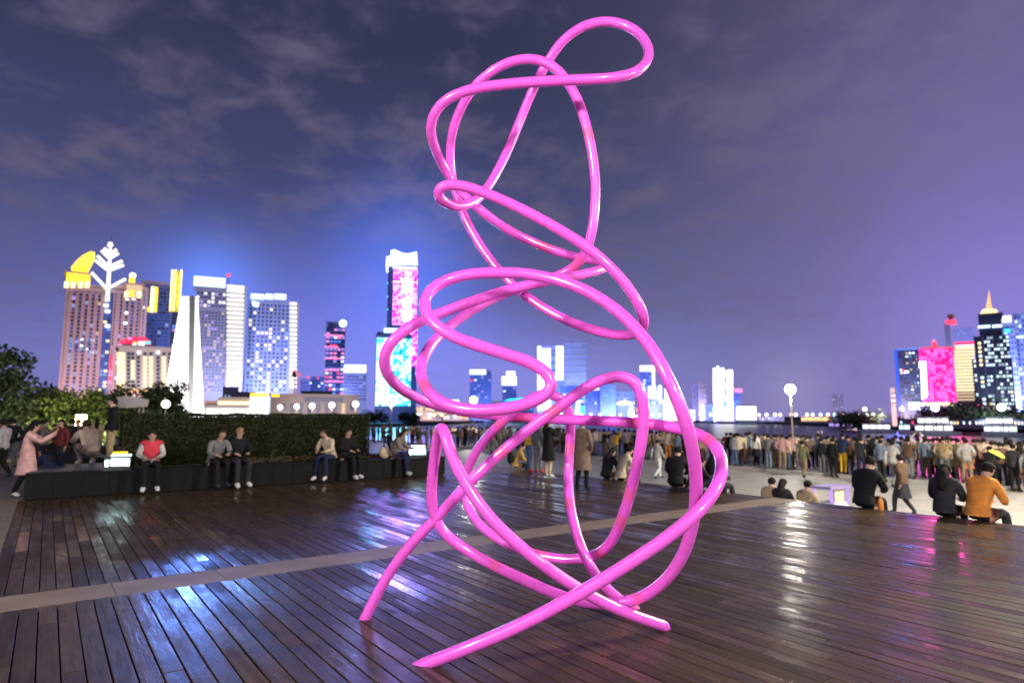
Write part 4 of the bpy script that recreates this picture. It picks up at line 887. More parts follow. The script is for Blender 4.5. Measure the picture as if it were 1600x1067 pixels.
# ================================================================== TREES
def tree(name, label, p, h, w, leafm, n, lsize, seed, trunk=.16, group=None, base=.3, squash=1.0):
    rn = random.Random(seed); st = random.getstate(); random.seed(seed)
    o = tag(empty(name, p), label, 'tree', group)
    b = MB(); b.tube([V(0, 0, -.3), V(.1, .05, h * .22), V(-.05, .1, h * .45), V(.05, 0, h * .72)], [trunk * 1.25, trunk, trunk * .7, trunk * .3], 8)
    clumps = []
    for k in range(11):
        a = rn.uniform(0, 6.28); z0 = h * rn.uniform(base * .8, .62); rr = w * .5 * rn.uniform(.45, .98); z1 = h * rn.uniform(base + .08, .95)
        e = V(math.cos(a) * rr * (1.1 - .45 * z1 / h), math.sin(a) * rr * (1.1 - .45 * z1 / h), z1)
        b.tube([V(0, 0, z0), e * .5 + V(0, 0, z0 * .35 + z1 * .2), e], [trunk * .45, trunk * .28, trunk * .1], 6); clumps.append((e, w * rn.uniform(.13, .24)))
    b.build('trunk', BARK, o)
    for k in range(16):
        a = rn.uniform(0, 6.28); z = rn.uniform(base, 1.0); rr = w * .46 * math.sqrt(max(.06, 1 - ((z - .55) / .52) ** 2)) * rn.uniform(.4, 1)
        clumps.append((V(math.cos(a) * rr, math.sin(a) * rr, z * h), w * rn.uniform(.10, .2)))
    b = MB()
    def lp():
        c_, r_ = rn.choice(clumps); d = V(rn.gauss(0, 1), rn.gauss(0, 1), rn.gauss(0, .75)).normalized() * r_ * rn.random() ** .4
        return c_ + d
    leaves(b, n, lp, lsize, .5); tag(b.build('crown', leafm, o), kind='stuff'); random.setstate(st); return o
def gp(px, R, z=0.0):
    k = (px - 800) / 1006.8; a = math.atan(k); return Vector((R * math.sin(a), R * math.cos(a), z))
TG = 'trees behind the left terrace'
tree('broadleaf_tree', 'tall dark tree at the left edge of the terrace', gp(-24, 36), 4.8, 3.4, LEAF_D, 4200, .17, 3, .2, TG, .22)
tree('broadleaf_tree', 'low green tree lit from below, right of the tall dark one', gp(66, 40), 2.75, 3.6, LEAF_G, 4200, .15, 4, .13, TG, .28)
tree('broadleaf_tree', 'middle tree of the green lit group, left of the man on the planter', gp(122, 39), 2.8, 3.6, LEAF_G, 4200, .15, 5, .13, TG, .28)
tree('broadleaf_tree', 'yellow green sapling beside the white canopy', gp(155, 41), 2.8, 2.0, LEAF_G, 2200, .14, 6, .1, TG, .28)
tree('broadleaf_tree', 'dark round tree right of the white canopy', gp(216, 52), 3.9, 4.2, LEAF_D, 5500, .18, 7, .16, TG, .15)
tree('broadleaf_tree', 'dark round tree at the foot of the white monument', gp(254, 54), 4.0, 4.0, LEAF_D, 6000, .18, 8, .16, TG, .15)
tree('broadleaf_tree', 'small bright green tree tucked below the dark round ones', gp(206, 46), 2.6, 1.8, LEAF_G, 1800, .13, 9, .09, TG, .2)
tree('broadleaf_tree', 'distant dark trees crest behind the lit low trees', gp(84, 62), 3.7, 5.6, LEAF_D, 3600, .25, 10, .2, TG, .2)
for i, (px, R, h, w, lb) in enumerate(((1352, 262, 5.3, 16, 'green-lit tree on the far shore left of the blue-edged tower'), (1322, 275, 4.3, 15, 'low dark tree on the far shore beyond the moored boats, left of the green-lit one'), (1478, 236, 5.9, 18, 'dark tree mound below the magenta tower'), (1508, 233, 6.8, 17, 'dark tree below the striped tower'),
                                       (1538, 232, 5.6, 16, 'dark tree left of the foot of the spired tower'), (1578, 236, 5.0, 18, 'dark tree right of the foot of the spired tower'), (1448, 240, 4.3, 13, 'small dark tree left of the mound under the magenta tower'), (1606, 235, 5.3, 16, 'dark tree at the right end of the far shore'))):
    tree('shore_tree', lb, gp(px, R + 24, -2.3), h, w, LEAF_G if i == 0 else LEAF_D, 1700, .75, 20 + i, .35, 'trees along the far shore', .15)
for px, R, h, w, lb in ((586, 300, 5, 14, 'dark shore tree below the cyan tower'), (640, 330, 5, 12, 'dark shore tree right of the cyan tower foot')):
    tree('shore_tree', lb, gp(px, R, -2.3), h, w, LEAF_D, 1200, .8, 40 + px, .3, 'trees along the far shore', .15)
# white canopy and the light under the trees
cp = tag(empty('canopy_tent', gp(186, 44), TH), 'white canopy roof standing among the trees behind the man on the planter', 'canopy')
b = MB(); b.plate([(-1.3, 2.2), (1.3, 2.35), (1.35, 2.75), (.2, 2.95), (-1.2, 2.7)], -1.2, 1.2); b.build('roof', mat('canopy_cloth', (.65, .60, .58), .7), cp)
for x in (-1.1, 1.1):
    for y in (-1.0, 1.0):
        b = MB(); b.tube([V(x, y, 0), V(x, y, 2.3)], .04, 6); b.build('post', STEEL, cp)
p = gp(127, 34); ll = tag(empty('lantern', p), 'pale yellow lantern glowing under the lit trees', 'lantern')
b = MB(); b.lathe([(.05, 0), (.035, .2), (.035, 1.35)], n=8); b.build('post', METAL, ll)
b = MB(); b.span(-.14, .14, -.14, .14, 1.35, 1.85); b.build('lamp_shade', lit('lantern_light', (1, .88, .40), 60, True), ll)

# ================================================================== CITY
GZ = -2.2
def sun(*a): pass
def flood(p, target, power, col, ang=100, r=1.0, name='wash_light'):
    d = bpy.data.lights.new(name, 'SPOT'); d.energy = power; d.color = col; d.spot_size = R_(ang); d.spot_blend = .6; d.shadow_soft_size = r
    o = bpy.data.objects.new(name, d); COL.objects.link(o); o.location = p; o.rotation_euler = (Vector(target) - Vector(p)).to_track_quat('-Z', 'Y').to_euler(); return o
class Bld:
    """a tower in its own frame: x along the facade, y away from the viewer, z up from its foot"""
    def __init__(s, name, label, cat, px0, px1, R, pym=560, group='lit towers round the bay', z0=GZ):
        r0, r1 = ray(px0, pym), ray(px1, pym); a0, a1 = math.atan2(r0.x, r0.y), math.atan2(r1.x, r1.y); s.ac = (a0 + a1) / 2; s.R = R; s.z0 = z0
        s.W = 2 * R * math.tan((a1 - a0) / 2); s.o = tag(empty(name, (R * math.sin(s.ac), R * math.cos(s.ac), z0), -s.ac), label, cat, group)
    def pt(s, px, py):
        r = ray(px, py); a = math.atan2(r.x, r.y); x = s.R * math.tan(a - s.ac); h = math.hypot(r.x, r.y); hd = s.R / math.cos(a - s.ac)
        return x, CAM_H + hd * r.z / h - s.z0
    def H(s, py): return s.pt(*s.mid(py))[1]
    def mid(s, py): 
        a = s.ac; return (800 + F_PX * math.tan(a) * 1.0, py)
    def box(s, name, px0, px1, py0, py1, y0, y1, m, to_ground=False):
        pm = (py0 + py1) / 2; x0, _ = s.pt(px0, pm); x1, _ = s.pt(px1, pm); _, zt = s.pt((px0 + px1) / 2, py0); _, zb = s.pt((px0 + px1) / 2, py1)
        if to_ground: zb = 0
        b = MB(); b.span(x0, x1, y0, y1, zb, zt); return b.build(name, m, s.o)
    def poly(s, name, pts, y0, y1, m):
        b = MB(); b.plate([s.pt(*p) for p in pts], y0, y1); return b.build(name, m, s.o)
    def grid(s, px0, px1, py0, py1, nx, ny, fx, fz, mats, weights, y=-.05, name='window', parts=False, fn=None, parent=None):
        pm = (py0 + py1) / 2; x0, _ = s.pt(px0, pm); x1, _ = s.pt(px1, pm); _, zt = s.pt((px0 + px1) / 2, py0); _, zb = s.pt((px0 + px1) / 2, py1)
        cw, ch = (x1 - x0) / nx, (zt - zb) / ny; mb = MB(); cache = {}
        for j in range(ny):
            for i in range(nx):
                mi = fn(i, j) if fn else None
                if mi is None: mi = random.choices(range(len(mats)), weights)[0]
                if mi < 0: continue
                cx, cz = x0 + cw * (i + .5), zb + ch * (j + .5)
                if parts:
                    if mi not in cache: q = MB(); q.box((0, 0, 0), (cw * fx, .16, ch * fz)); cache[mi] = q.mesh(name, mats[mi])
                    link(name, cache[mi], parent or s.o, (cx, y, cz))
                else: mb.box((cx, y, cz), (cw * fx, .16, ch * fz), mi)
        if not parts and mb.v: tag(mb.build(name + '_grid', mats, parent or s.o), kind='stuff')
    def sign_lamp(s, px0, px1, py0, py1, y, power, col):
        (x0, z1), (x1, z0) = s.pt(px0, py0), s.pt(px1, py1); d = bpy.data.lights.new('sign_lamp', 'AREA'); d.shape = 'RECTANGLE'; d.size = x1 - x0; d.size_y = z1 - z0; d.energy = power; d.color = col
        o = bpy.data.objects.new('sign_lamp', d); COL.objects.link(o); o.matrix_world = Matrix.Translation(s.o.location) @ Matrix.Rotation(-s.ac, 4, 'Z') @ Matrix.Translation(((x0 + x1) / 2, y, (z0 + z1) / 2)) @ Matrix.Rotation(R_(-90), 4, 'X')
    def wash(s, px, py, dist, power, col, ang=110, zf=4):
        x, z = s.pt(px, py); M = Matrix.Translation(s.o.location) @ Matrix.Rotation(-s.ac, 4, 'Z')
        flood(M @ V(x, -dist, zf), M @ V(x, 0, z), power, col, ang)

# --- A: pink stone hotel with the leaf sign
A_ = Bld('hotel_tower', 'wide pink stone hotel tower with a white glowing leaf sign and yellow arched roof', 'tower', 96, 226, 330, 540)
A_.box('wall', 96, 158, 444, 640, 0, 26, S_PINK, True); A_.box('wall', 158, 172, 452, 640, 2, 26, GLASS_B, True); A_.box('wall', 172, 226, 446, 640, 0, 26, S_PINK, True)
A_.box('parapet', 99, 226, 452, 456, -.7, -.05, S_PINK)
for k, px in enumerate((103, 114, 124, 134, 144, 154, 178, 188, 198, 208, 218)):
    A_.box('pilaster', px - 1.6, px + 1.6, 458, 620, -.8, -.05, S_PINK)
A_.grid(105, 156, 458, 612, 5, 26, .5, .62, [GLASS_D, GLASS_B, E_VIO, E_BLUE2, E_WARM2], (9, 5, .5, .8, .3))
A_.grid(106, 148, 528, 552, 5, 5, .6, .62, [E_COOL, E_BLUE, E_BLUE2, GLASS_B], (3, 2, 2, 3), y=-.22)
A_.grid(173, 224, 458, 612, 6, 26, .5, .62, [GLASS_D, GLASS_B, E_VIO, E_WARM2, E_COOL], (9, 5, .5, .5, .2))
A_.grid(158, 171, 470, 612, 2, 24, .8, .6, [GLASS_B, E_BLUE2, E_WARM], (8, 1.5, .5), y=1.9)
A_.grid(169, 176, 555, 600, 1, 8, .8, .6, [E_RED, E_PINK], (2, 1), y=-.95)
for px, py in ((166, 477), (168, 486), (168, 509), (199, 489), (197, 505)): A_.box('lit_window', px - 4, px + 4, py - 2, py + 2, -.5, -.2 if px > 172 else 1.9, E_WHITE)
A_.box('attic', 104, 140, 428, 440, -1.2, 14, E_YEL); A_.box('attic_cornice', 100, 142, 425.5, 428, -1.6, 15, S_PINK)
for px in (104, 114, 126, 136): A_.box('uplight', px - 3.4, px + 3.4, 441, 450, -1.4, -.9, E_YELP)
A_.box('roof_house', 119, 137, 419, 425, 0, 12, E_YEL)
A_.poly('arched_roof', [(111, 418), (136, 418), (143, 405), (148, 394), (140, 393.5), (128, 400), (117, 410)], -.5, 14, E_YEL)
for px in (109, 116, 123, 130, 137): A_.box('mullion', px - .5, px + .5, 428.5, 440, -1.5, -1.25, S_PINK)
for q0, q1 in (((113, 417), (121, 407)), ((119, 417), (129, 401)), ((125, 417), (137, 396)), ((131, 417), (143, 396))):
    (x0, z0), (x1, z1) = A_.pt(*q0), A_.pt(*q1); b = MB(); b.tube([V(x0, -.8, z0), V(x1, -.8, z1)], .28, 6); b.build('roof_rib', E_ORG, A_.o)
A_.box('turret', 197, 222, 446, 466, -1.0, 12, E_WARM2); A_.box('turret_lamp', 203, 209, 454, 464, -1.3, -1.02, E_YEL)
for px in (197, 217): A_.box('turret_lamp', px - 2.5, px + 3, 456, 465, -1.3, -1.02, E_YELP)
A_.box('turret_cornice', 194, 226, 443.5, 446, -1.8, 13, mat('lit_cornice', (.5, .3, .2), .7)); A_.box('turret_top', 202, 211, 433, 443.5, 0, 5, E_YEL)
x, z = A_.pt(207.5, 430); b = MB(); b.ball((x, 1, z), 1.3, 12); b.build('turret_ball', lit('turret_ball_light', (1, .8, .6), 3.5), A_.o)
for py in (468, 469.5):
    for px in (199, 209): A_.box('lit_window', px - 3, px + 3, py - 1, py + 1, -.4, -.2, E_WHITE) if py < 469 else None
# leaf sign: stem with five pairs of ribs
sg = tag(empty('tmp'), None); bpy.data.objects.remove(sg)
def bar(px0, py0, px1, py1, w):
    (x0, z0), (x1, z1) = A_.pt(px0, py0), A_.pt(px1, py1); d = V(x1 - x0, z1 - z0).normalized() if False else Vector((x1 - x0, z1 - z0)).normalized(); n_ = Vector((-d.y, d.x)) * w
    return [(x0 + n_.x, z0 + n_.y), (x0 - n_.x, z0 - n_.y), (x1 - n_.x, z1 - n_.y), (x1 + n_.x, z1 + n_.y)]
b = MB(); b.plate([A_.pt(*q) for q in ((164, 472), (171, 472), (174, 410), (174.5, 384), (170, 384), (168.5, 410))], -2.4, -1.4); E_LEAF = lit('leaf_light', (1, .97, .84), 1.5); leaf = b.build('leaf_sign', E_LEAF, A_.o)
for s0, s1 in (((166.5, 452), (143, 427)), ((172, 450), (196, 437)), ((167.5, 423), (149, 408)), ((173, 423), (193, 415.5)), ((168.5, 417), (152, 401)), ((173.5, 417), (191, 409)), ((169, 404), (158.5, 393)), ((173.5, 404), (185, 397)), ((169.5, 397), (163, 389)), ((174, 398), (182, 391))):
    b = MB(); b.plate(bar(*s0, *s1, .58), -2.35, -1.5); b.build('leaf_rib', E_LEAF, leaf)
b = MB(); b.plate([A_.pt(*q) for q in ((167, 386), (177, 386), (175, 380), (169.5, 380))], -2.3, -1.45); b.build('leaf_tip', E_LEAF, leaf)
x, z0 = A_.pt(173.5, 382); _, z1 = A_.pt(173.8, 365); b = MB(); b.tube([V(x, -1, z0 - 1), V(x, -1, z1)], [.35, .18], 6); b.build('spire', S_GREY, A_.o)
A_.wash(130, 540, 40, 72000, (1, .74, .78)); A_.wash(200, 540, 40, 60000, (1, .70, .84))
# --- B dark glass tower with yellow light columns
Bt = Bld('office_tower', 'dark blue glass tower with yellow light columns between the pink hotel and the white monument', 'tower', 220, 288, 372)
Bt.box('wall', 220, 264, 444, 640, 0, 30, S_BLUE, True); Bt.box('wall', 264, 290, 486, 640, -2, 28, S_DARK, True); Bt.box('parapet', 222, 262, 440, 444, -.8, 5, S_PINK)
Bt.grid(222, 262, 448, 610, 7, 26, .8, .7, [GLASS_B, GLASS_D, E_BLUE2], (8, 6, .25)); Bt.grid(266, 288, 490, 610, 4, 20, .7, .6, [GLASS_D, E_BLUE, E_BLUE2, E_VIO], (7, 1, 1, .5), y=-2.1)
Bt.box('light_column', 235, 241, 448, 488, -.6, -.2, E_YELP); Bt.box('light_column', 242, 246, 449, 488, -.6, -.2, E_YEL); Bt.box('light_column', 229, 234, 480, 487, -.6, -.2, E_YEL)
sgb = Bt.box('sign_tower', 266, 283, 424, 488, -2.6, 2, mat('sign_backing', (.35, .25, .04), .6, emit=(1, .62, .05), es=.55))
for px in (267.4, 272.5, 281.6): Bt.box('light_strip', px - 1.2, px + 1.2, 423, 487, -3.0, -2.62, E_YELP)
for k in range(4):
    for dx_, dy_, w_, h_ in ((0, 0, 5, 1.4), (0, 4, 5, 1.4), (0, 8, 6, 1.4), (0, 4, 1.3, 9)):
        px, py = 277.3 + dx_, 437 + k * 13 + dy_ - 4; Bt.box('sign_stroke', px - w_ / 2, px + w_ / 2, py - h_ / 2, py + h_ / 2, -2.95, -2.7, E_YEL)
Bt.wash(242, 540, 40, 60000, (.5, .6, 1))
# --- C hotel with warm window columns and red roof sign
C_ = Bld('hotel', 'low pale hotel with columns of warm lit windows and a red roof sign', 'hotel', 181, 272, 262)
C_.box('wall', 181, 272, 545, 660, 0, 18, S_PALE, True); C_.box('cornice', 180, 272, 541, 545, -.8, 19, S_PALE)
for i, px in enumerate((189, 201, 207.5, 216, 226.5, 236, 247, 256, 265)):
    lit_ = i in (0, 2, 4, 5, 7)
    n = 10
    for j in range(n):
        py = 551 + j * 6.2
        if i == 2 and (j < 2 or j in (7, 8)): lit2 = False
        elif i in (4, 5, 7): lit2 = 1 <= j <= 8
        else: lit2 = lit_
        w = 6.0 if i == 0 else 2.7
        C_.box('window', px - w, px + w, py, py + 4.1, -.25, -.04, E_YELP if lit2 and i == 0 else (E_WARM if lit2 else GLASS_D))
for px in (217, 247): C_.box('wall_lamp', px - 2.6, px + 2.6, 548, 553.5, -.9, -.3, E_WHITE)
for k in range(9): C_.box('wall_lamp', 184 + k * 7, 188 + k * 7, 609, 613, -.8, -.3, E_ORG)
rs = C_.box('roof_sign', 186, 236, 538, 541, -.4, .2, METAL)
C_.poly('sign_board', [(185, 541), (236, 541), (236, 533), (228, 527.5), (214, 526), (198, 528), (188, 533)], -.2, .3, lit('sign_red', (1, .02, .10), 1.1))
for k, (px, py, w, h, m) in enumerate(((203, 529.5, 3.4, 2.4, E_PINK), (194, 534, 2.2, 4, E_RED), (211, 536, 3, 2, E_ORG), (219, 531, 4, 2.5, E_RED), (226, 531, 2.4, 2.4, E_RED), (221, 537.5, 5.0, 3.6, E_COOL), (231, 536, 4.2, 2.6, E_CYAN), (210, 538.5, 3, 1.2, E_WHITE), (187, 539, 3, 2, E_PINK))):
    C_.box('sign_letter', px - w, px + w, py - h, py + h * .6, -.7, -.25, m)
C_.wash(225, 580, 26, 60000, (1, .78, .70))
# --- D white monument of three tapering fins
D_ = Bld('monument', 'white floodlit monument of tall tapering fins rising above the dark trees', 'monument', 258, 318, 120, 560, None, -.9)
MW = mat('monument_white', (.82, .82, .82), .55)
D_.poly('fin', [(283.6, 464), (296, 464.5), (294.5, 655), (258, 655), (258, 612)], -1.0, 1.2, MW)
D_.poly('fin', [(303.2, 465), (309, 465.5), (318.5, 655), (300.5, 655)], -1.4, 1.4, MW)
D_.poly('fin', [(296.2, 464.5), (304, 465.5), (301.5, 655), (292.5, 655)], -1.7, 4.5, mat('monument_shade_grey', (.055, .05, .052), .6))  # dark grey paints in the shaded side of the white monument
D_.wash(250, 560, 16, 52000, (1, 1, 1), 120, 1); D_.wash(326, 560, 14, 26000, (1, .99, .95), 120, 1)
# --- E grey tower with white roof sign and striped corner
E_ = Bld('office_tower', 'grey tower with white roof sign and bright striped corner, right of the monument', 'tower', 302, 382, 330)
E_.box('wall', 302, 355, 452, 640, 0, 26, S_GREY, True); E_.box('wall', 355, 381, 445, 640, -1, 24, S_PALE, True)
E_.box('roof_sign', 303, 352, 433.5, 448, -.6, .6, lit('sign_blue_white', (.60, .88, 1), 2.6)); E_.box('sign_frame', 302, 354, 448, 452, -.3, 6, S_GREY)
E_.grid(306, 353, 456, 481, 8, 4, .62, .5, [E_WHITE, E_VIO, GLASS_D], (4, 2, 4)); E_.grid(306, 353, 486, 612, 9, 25, .6, .55, [GLASS_D, E_WARM2, S_DARK, E_VIO], (6, 1.2, 3, .5))
for k in range(23): E_.box('light_band', 354.5, 381.3 - .25 * k, 447 + k * 6.9, 447 + k * 6.9 + (3.6 if k else 5), -1.9, -1.0, E_BAND)
x, z = E_.pt(357, 434); b = MB(); b.tube([V(x, 2, z - 3), V(x, 2, z + 1.2)], .2, 6); b.build('mast', METAL, E_.o); b = MB(); b.ball((x, 2, z + 1.6), .9, 10); b.build('beacon', E_RED, E_.o)
E_.sign_lamp(303, 352, 433.5, 448, -1.2, 48000, (.12, .28, 1)); E_.wash(330, 540, 36, 110000, (.85, .75, 1))
# --- F blue-washed tower with yellow windows
F_ = Bld('office_tower', 'blue-washed tower with rows of yellow windows and white roof panels', 'tower', 384, 464, 340)
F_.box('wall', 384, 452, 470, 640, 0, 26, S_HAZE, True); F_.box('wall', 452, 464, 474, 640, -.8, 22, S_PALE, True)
for a, c_ in ((392, 413), (415, 427), (429, 447)): F_.box('roof_panel', a, c_, 459.5, 467.5, -.4, .6, lit('roof_panel_light', (.65, .88, 1), 2.2))
F_.box('roof_house', 390, 455, 467.5, 470, .2, 12, S_HAZE)
F_.grid(386, 450, 474, 612, 10, 22, .55, .55, [GLASS_D, E_WARM, GLASS_B, E_BLUE2], (4, 5, 5, 1.2), fn=lambda i, j: (0 if random.random() < .7 else None) if (j > 15 or i < 1) else None)
for k in range(20): F_.box('light_band', 453, 463.6, 473 + k * 6.8, 473 + k * 6.8 + 3.6, -1.5, -.8, E_BAND)
F_.poly('logo', [(394, 470), (405, 473), (404, 479), (399, 480), (394, 476)], -.6, -.3, E_COOL)
F_.sign_lamp(392, 447, 460, 467, -1.0, 12000, (.15, .35, 1)); F_.wash(405, 500, 40, 130000, (.35, .55, 1)); F_.wash(430, 600, 30, 30000, (1, .8, .55))
# --- G slim violet tower
G_ = Bld('slim_tower', 'slim violet tower with pink light lines and a white globe on its right mast', 'tower', 507, 541, 430)
G_.box('wall', 508, 538, 512, 640, 0, 18, S_BLUE, True); G_.box('setback', 512, 532, 502, 512, 3, 14, S_BLUE)
G_.grid(508, 538, 512, 630, 5, 19, .72, .45, [E_PINK, E_VIO, GLASS_D, E_WHITE, E_RED, E_BLUE], (2.5, 3, 5, 1.2, .8, 2))
for k in range(5): G_.box('light_band', 507, 537 - (k % 2) * 8, 523 + k * 18, 525 + k * 18, -.5, -.14, E_PINK)
x, z = G_.pt(536, 505); b = MB(); b.tube([V(x, 1, z - 8), V(x, 1, z)], .4, 6); b.build('mast', S_PALE, G_.o); b = MB(); b.ball((x, 1, z), 2.5, 14); b.build('globe', E_WHITE, G_.o)
x, z = G_.pt(510.5, 498); b = MB(); b.tube([V(x, 4, z - 8), V(x, 4, z)], .3, 6); b.build('mast', S_PALE, G_.o)
G_.wash(522, 560, 40, 60000, (.4, .4, 1))
# --- H grey block with white sign
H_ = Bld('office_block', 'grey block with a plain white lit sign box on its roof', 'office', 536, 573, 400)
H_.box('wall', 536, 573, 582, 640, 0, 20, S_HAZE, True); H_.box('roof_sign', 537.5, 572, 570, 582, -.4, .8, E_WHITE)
H_.grid(537, 572, 586, 626, 6, 8, .9, .35, [GLASS_D, GLASS_B, E_BLUE2], (4, 4, .4)); H_.wash(555, 610, 40, 45000, (.5, .6, 1))
# --- I tall tower with magenta screen
I_ = Bld('screen_tower', 'tallest tower with a magenta screen of white characters under a glowing white crown', 'tower', 604, 652, 470, 470)
I_.box('wall', 604, 613.5, 414, 640, 1.2, 26, S_BLUE, True); I_.box('wall', 613.5, 652, 414, 640, 0, 26, S_BLUE, True)
I_.box('screen', 614, 652, 418, 508, -.6, -.05, LED_PINK); I_.box('screen', 640.5, 652, 508, 572, -.6, -.05, LED_PINK)
I_.poly('crown', [(603, 415), (652.5, 414), (651, 394), (646, 395.5), (638, 397), (630, 396.5), (621, 393), (616, 390.5), (611, 392), (610.5, 400), (604, 402)], -1.4, 24, lit('crown_light', (.80, .92, 1), 2.4))
for py in (418.6, 441, 470, 485): I_.box('light_band', 613.5, 652, py - (1 if py < 420 else .5), py + (1 if py < 420 else .5), -1.1, -.62, E_WHITE if py < 450 else E_PINK)
for py in (420, 442, 463, 483): I_.box('side_light', 604.2, 606.5, py - .8, py + .8, .9, 1.18, E_CYAN)
I_.sign_lamp(606, 652, 394, 413, -2.2, 60000, (.14, .26, 1)); I_.sign_lamp(616, 650, 422, 506, -2.4, 50000, (.50, .14, 1)); I_.wash(609, 540, 45, 70000, (.25, .5, 1))
for k, ch in enumerate('上泉合書'):
    cu = bpy.data.curves.new('character', 'FONT'); cu.body = ch; cu.size = 9.4; cu.extrude = .12; cu.offset = .10; cu.align_x = 'CENTER'
    to = bpy.data.objects.new('character', cu); COL.objects.link(to); dg = bpy.context.evaluated_depsgraph_get(); me = bpy.data.meshes.new_from_object(to.evaluated_get(dg)); bpy.data.objects.remove(to); me.name = 'character'
    me.materials.clear(); me.materials.append(lit('character_light', (1, .85, 1), 4)) if k == 0 else me.materials.append(bpy.data.materials['character_light'])
    x, z = I_.pt(635.5, 437 + k * 21); link('character', me, I_.o, (x, -.95, z), (R_(90), 0, 0))
# --- J cyan screen tower
J_ = Bld('screen_tower', 'shorter tower covered by a cyan screen in front of the magenta one', 'tower', 587, 643, 400)
J_.box('wall', 586, 643, 522, 645, 0, 24, S_BLUE, True); J_.box('screen', 587.5, 642, 528, 634, -.5, -.05, LED_CYAN); J_.box('roof_house', 589, 640, 518, 522, 2, 20, S_BLUE)
J_.sign_lamp(590, 640, 530, 632, -2, 50000, (.05, .55, 1)); J_.box('roof_sign', 600, 629, 512.5, 519, 1, 2, lit('sign_cyan_white', (.6, 1, 1), 2.6))
WC = lit('screen_white', (.85, 1, 1), 2.6)
for pts in ([(597, 536), (604, 534), (606, 552), (599, 556)], [(600, 556), (606, 562), (610, 580), (604, 584)], [(595, 592), (606, 590), (606, 602), (594, 603)], [(636, 562), (641, 562), (640, 582), (635, 582)], [(638, 543), (645, 544), (647, 552), (642, 556), (637, 552)]): J_.poly('screen_shape', pts, -.8, -.52, WC)
for a in ((595, 608, 606, 608.8), (595, 598.5, 606, 622), (605, 608, 606, 622), (595, 608, 619, 622)): J_.box('screen_shape', a[0], a[1], a[2], a[3], -.85, -.52, WC)
# --- low halls on the left shore
K_ = Bld('beige_hall', 'long low beige hall behind the hedge with lamps standing before it', 'hall', 420, 575, 190, 630, 'low halls on the left shore')
K_.box('wall', 422, 560, 618, 655, 0, 20, S_BEIGE, True); K_.box('parapet', 420, 562, 615.5, 618, -.5, 21, S_BEIGE); K_.box('raised_roof', 470, 520, 610, 615.5, 4, 16, ROOF)
K_.grid(436, 556, 628, 648, 9, 1, .45, .8, [GLASS_D, S_GREY, E_WARM2], (4, 3, 1)); K_.box('cladding', 476, 535, 621, 628, -.3, -.04, S_GREY)
K_.wash(450, 640, 12, 2600, (1, .86, .80)); K_.wash(500, 640, 12, 2200, (.85, .82, 1)); K_.wash(548, 640, 12, 2000, (1, .75, .75))
K2 = Bld('shopfront_hall', 'low hall with a dazzling white shopfront and yellow entrance sign left of the beige hall', 'hall', 318, 420, 170, 635, 'low halls on the left shore')
K2.box('wall', 318, 420, 632, 655, 0, 14, S_BEIGE, True); K2.box('upper_wall', 340, 398, 620, 632, 3, 12, S_BEIGE)
K2.box('shopfront', 322, 392, 638.5, 654, -.4, -.05, E_WHITE); K2.box('shopfront', 340, 390, 627, 633, 2.6, 2.98, E_YELP); K2.box('fascia', 322, 396, 634, 637, -.8, -.05, S_PALE)
K2.box('entrance', 390, 421, 620, 655, -1.2, -.05, E_WHITE); K2.box('entrance_sign', 391, 419, 614.5, 619.5, -1.6, -.6, E_YEL); K2.box('entrance_sign', 424, 436, 616, 620, -1.6, -.6, E_YEL)
for a in (392, 402, 411, 420): K2.box('mullion', a - .5, a + .5, 620, 655, -1.5, -1.21, S_PALE)
K2.wash(350, 640, 12, 4000, (1, .9, .8))
K3 = Bld('red_arch_hall', 'low hall with an orange framed gateway right of the white monument', 'hall', 318, 345, 180, 640, 'low halls on the left shore'); K3.box('wall', 312, 350, 626, 655, 3, 10, S_GREY, True)
for a in (319, 340): K3.box('gate_post', a, a + 2, 629, 655, -.4, .4, lit('gate_orange', (1, .45, .3), .8))
K3.box('gate_beam', 319, 342, 627.5, 629.5, -.4, .4, bpy.data.materials['gate_orange'])
for a, m in ((283, E_BLUE), (290, E_RED)): K3.box('light_strip', a, a + 8, 649, 653, -6, -5.6, m)
K4 = Bld('dark_block', 'dim block standing behind the shopfront hall below the grey tower', 'office', 345, 385, 240, 615, 'low halls on the left shore'); K4.box('wall', 347, 372, 604, 650, 0, 12, S_GREY, True); K4.box('wall', 372, 398, 612, 650, 0, 12, S_GREY, True)
K4.grid(349, 396, 616, 632, 8, 3, .5, .5, [GLASS_D, E_BLUE2], (5, 1))
L_ = Bld('signal_mast', 'dark box on a mast with red lights left of the small blue blocks', 'mast', 455, 470, 250, 600, None)
L_.box('cabinet', 456.5, 463, 581, 589, -1, 1, ROOF); L_.box('post', 459, 460.5, 589, 650, -.25, .25, METAL, True); L_.box('frame', 463.5, 465.5, 579, 650, -.3, .3, lit('red_frame', (1, .3, .3), .6), True)
for px, py in ((461, 579), (468, 586)): L_.box('beacon', px - 1.6, px + 1.6, py - 1.6, py + 1.6, -.5, .5, E_RED)
M0 = Bld('blue_block', 'pair of small dim blue blocks with red roof beacons beside the slim violet tower', 'office', 468, 505, 420, 610)
M0.box('wall', 468, 485, 592, 645, 0, 15, S_HAZE, True); M0.box('wall', 485, 506, 588, 645, 2, 17, S_BLUE, True); M0.grid(469, 505, 596, 625, 8, 6, .6, .5, [GLASS_B, E_BLUE2, E_COOL], (8, 1, .5))
for px, py in ((481, 589), (497, 590.5)): M0.box('beacon', px - 1.5, px + 1.5, py - 1.5, py + 1.5, 2, 4, E_RED)

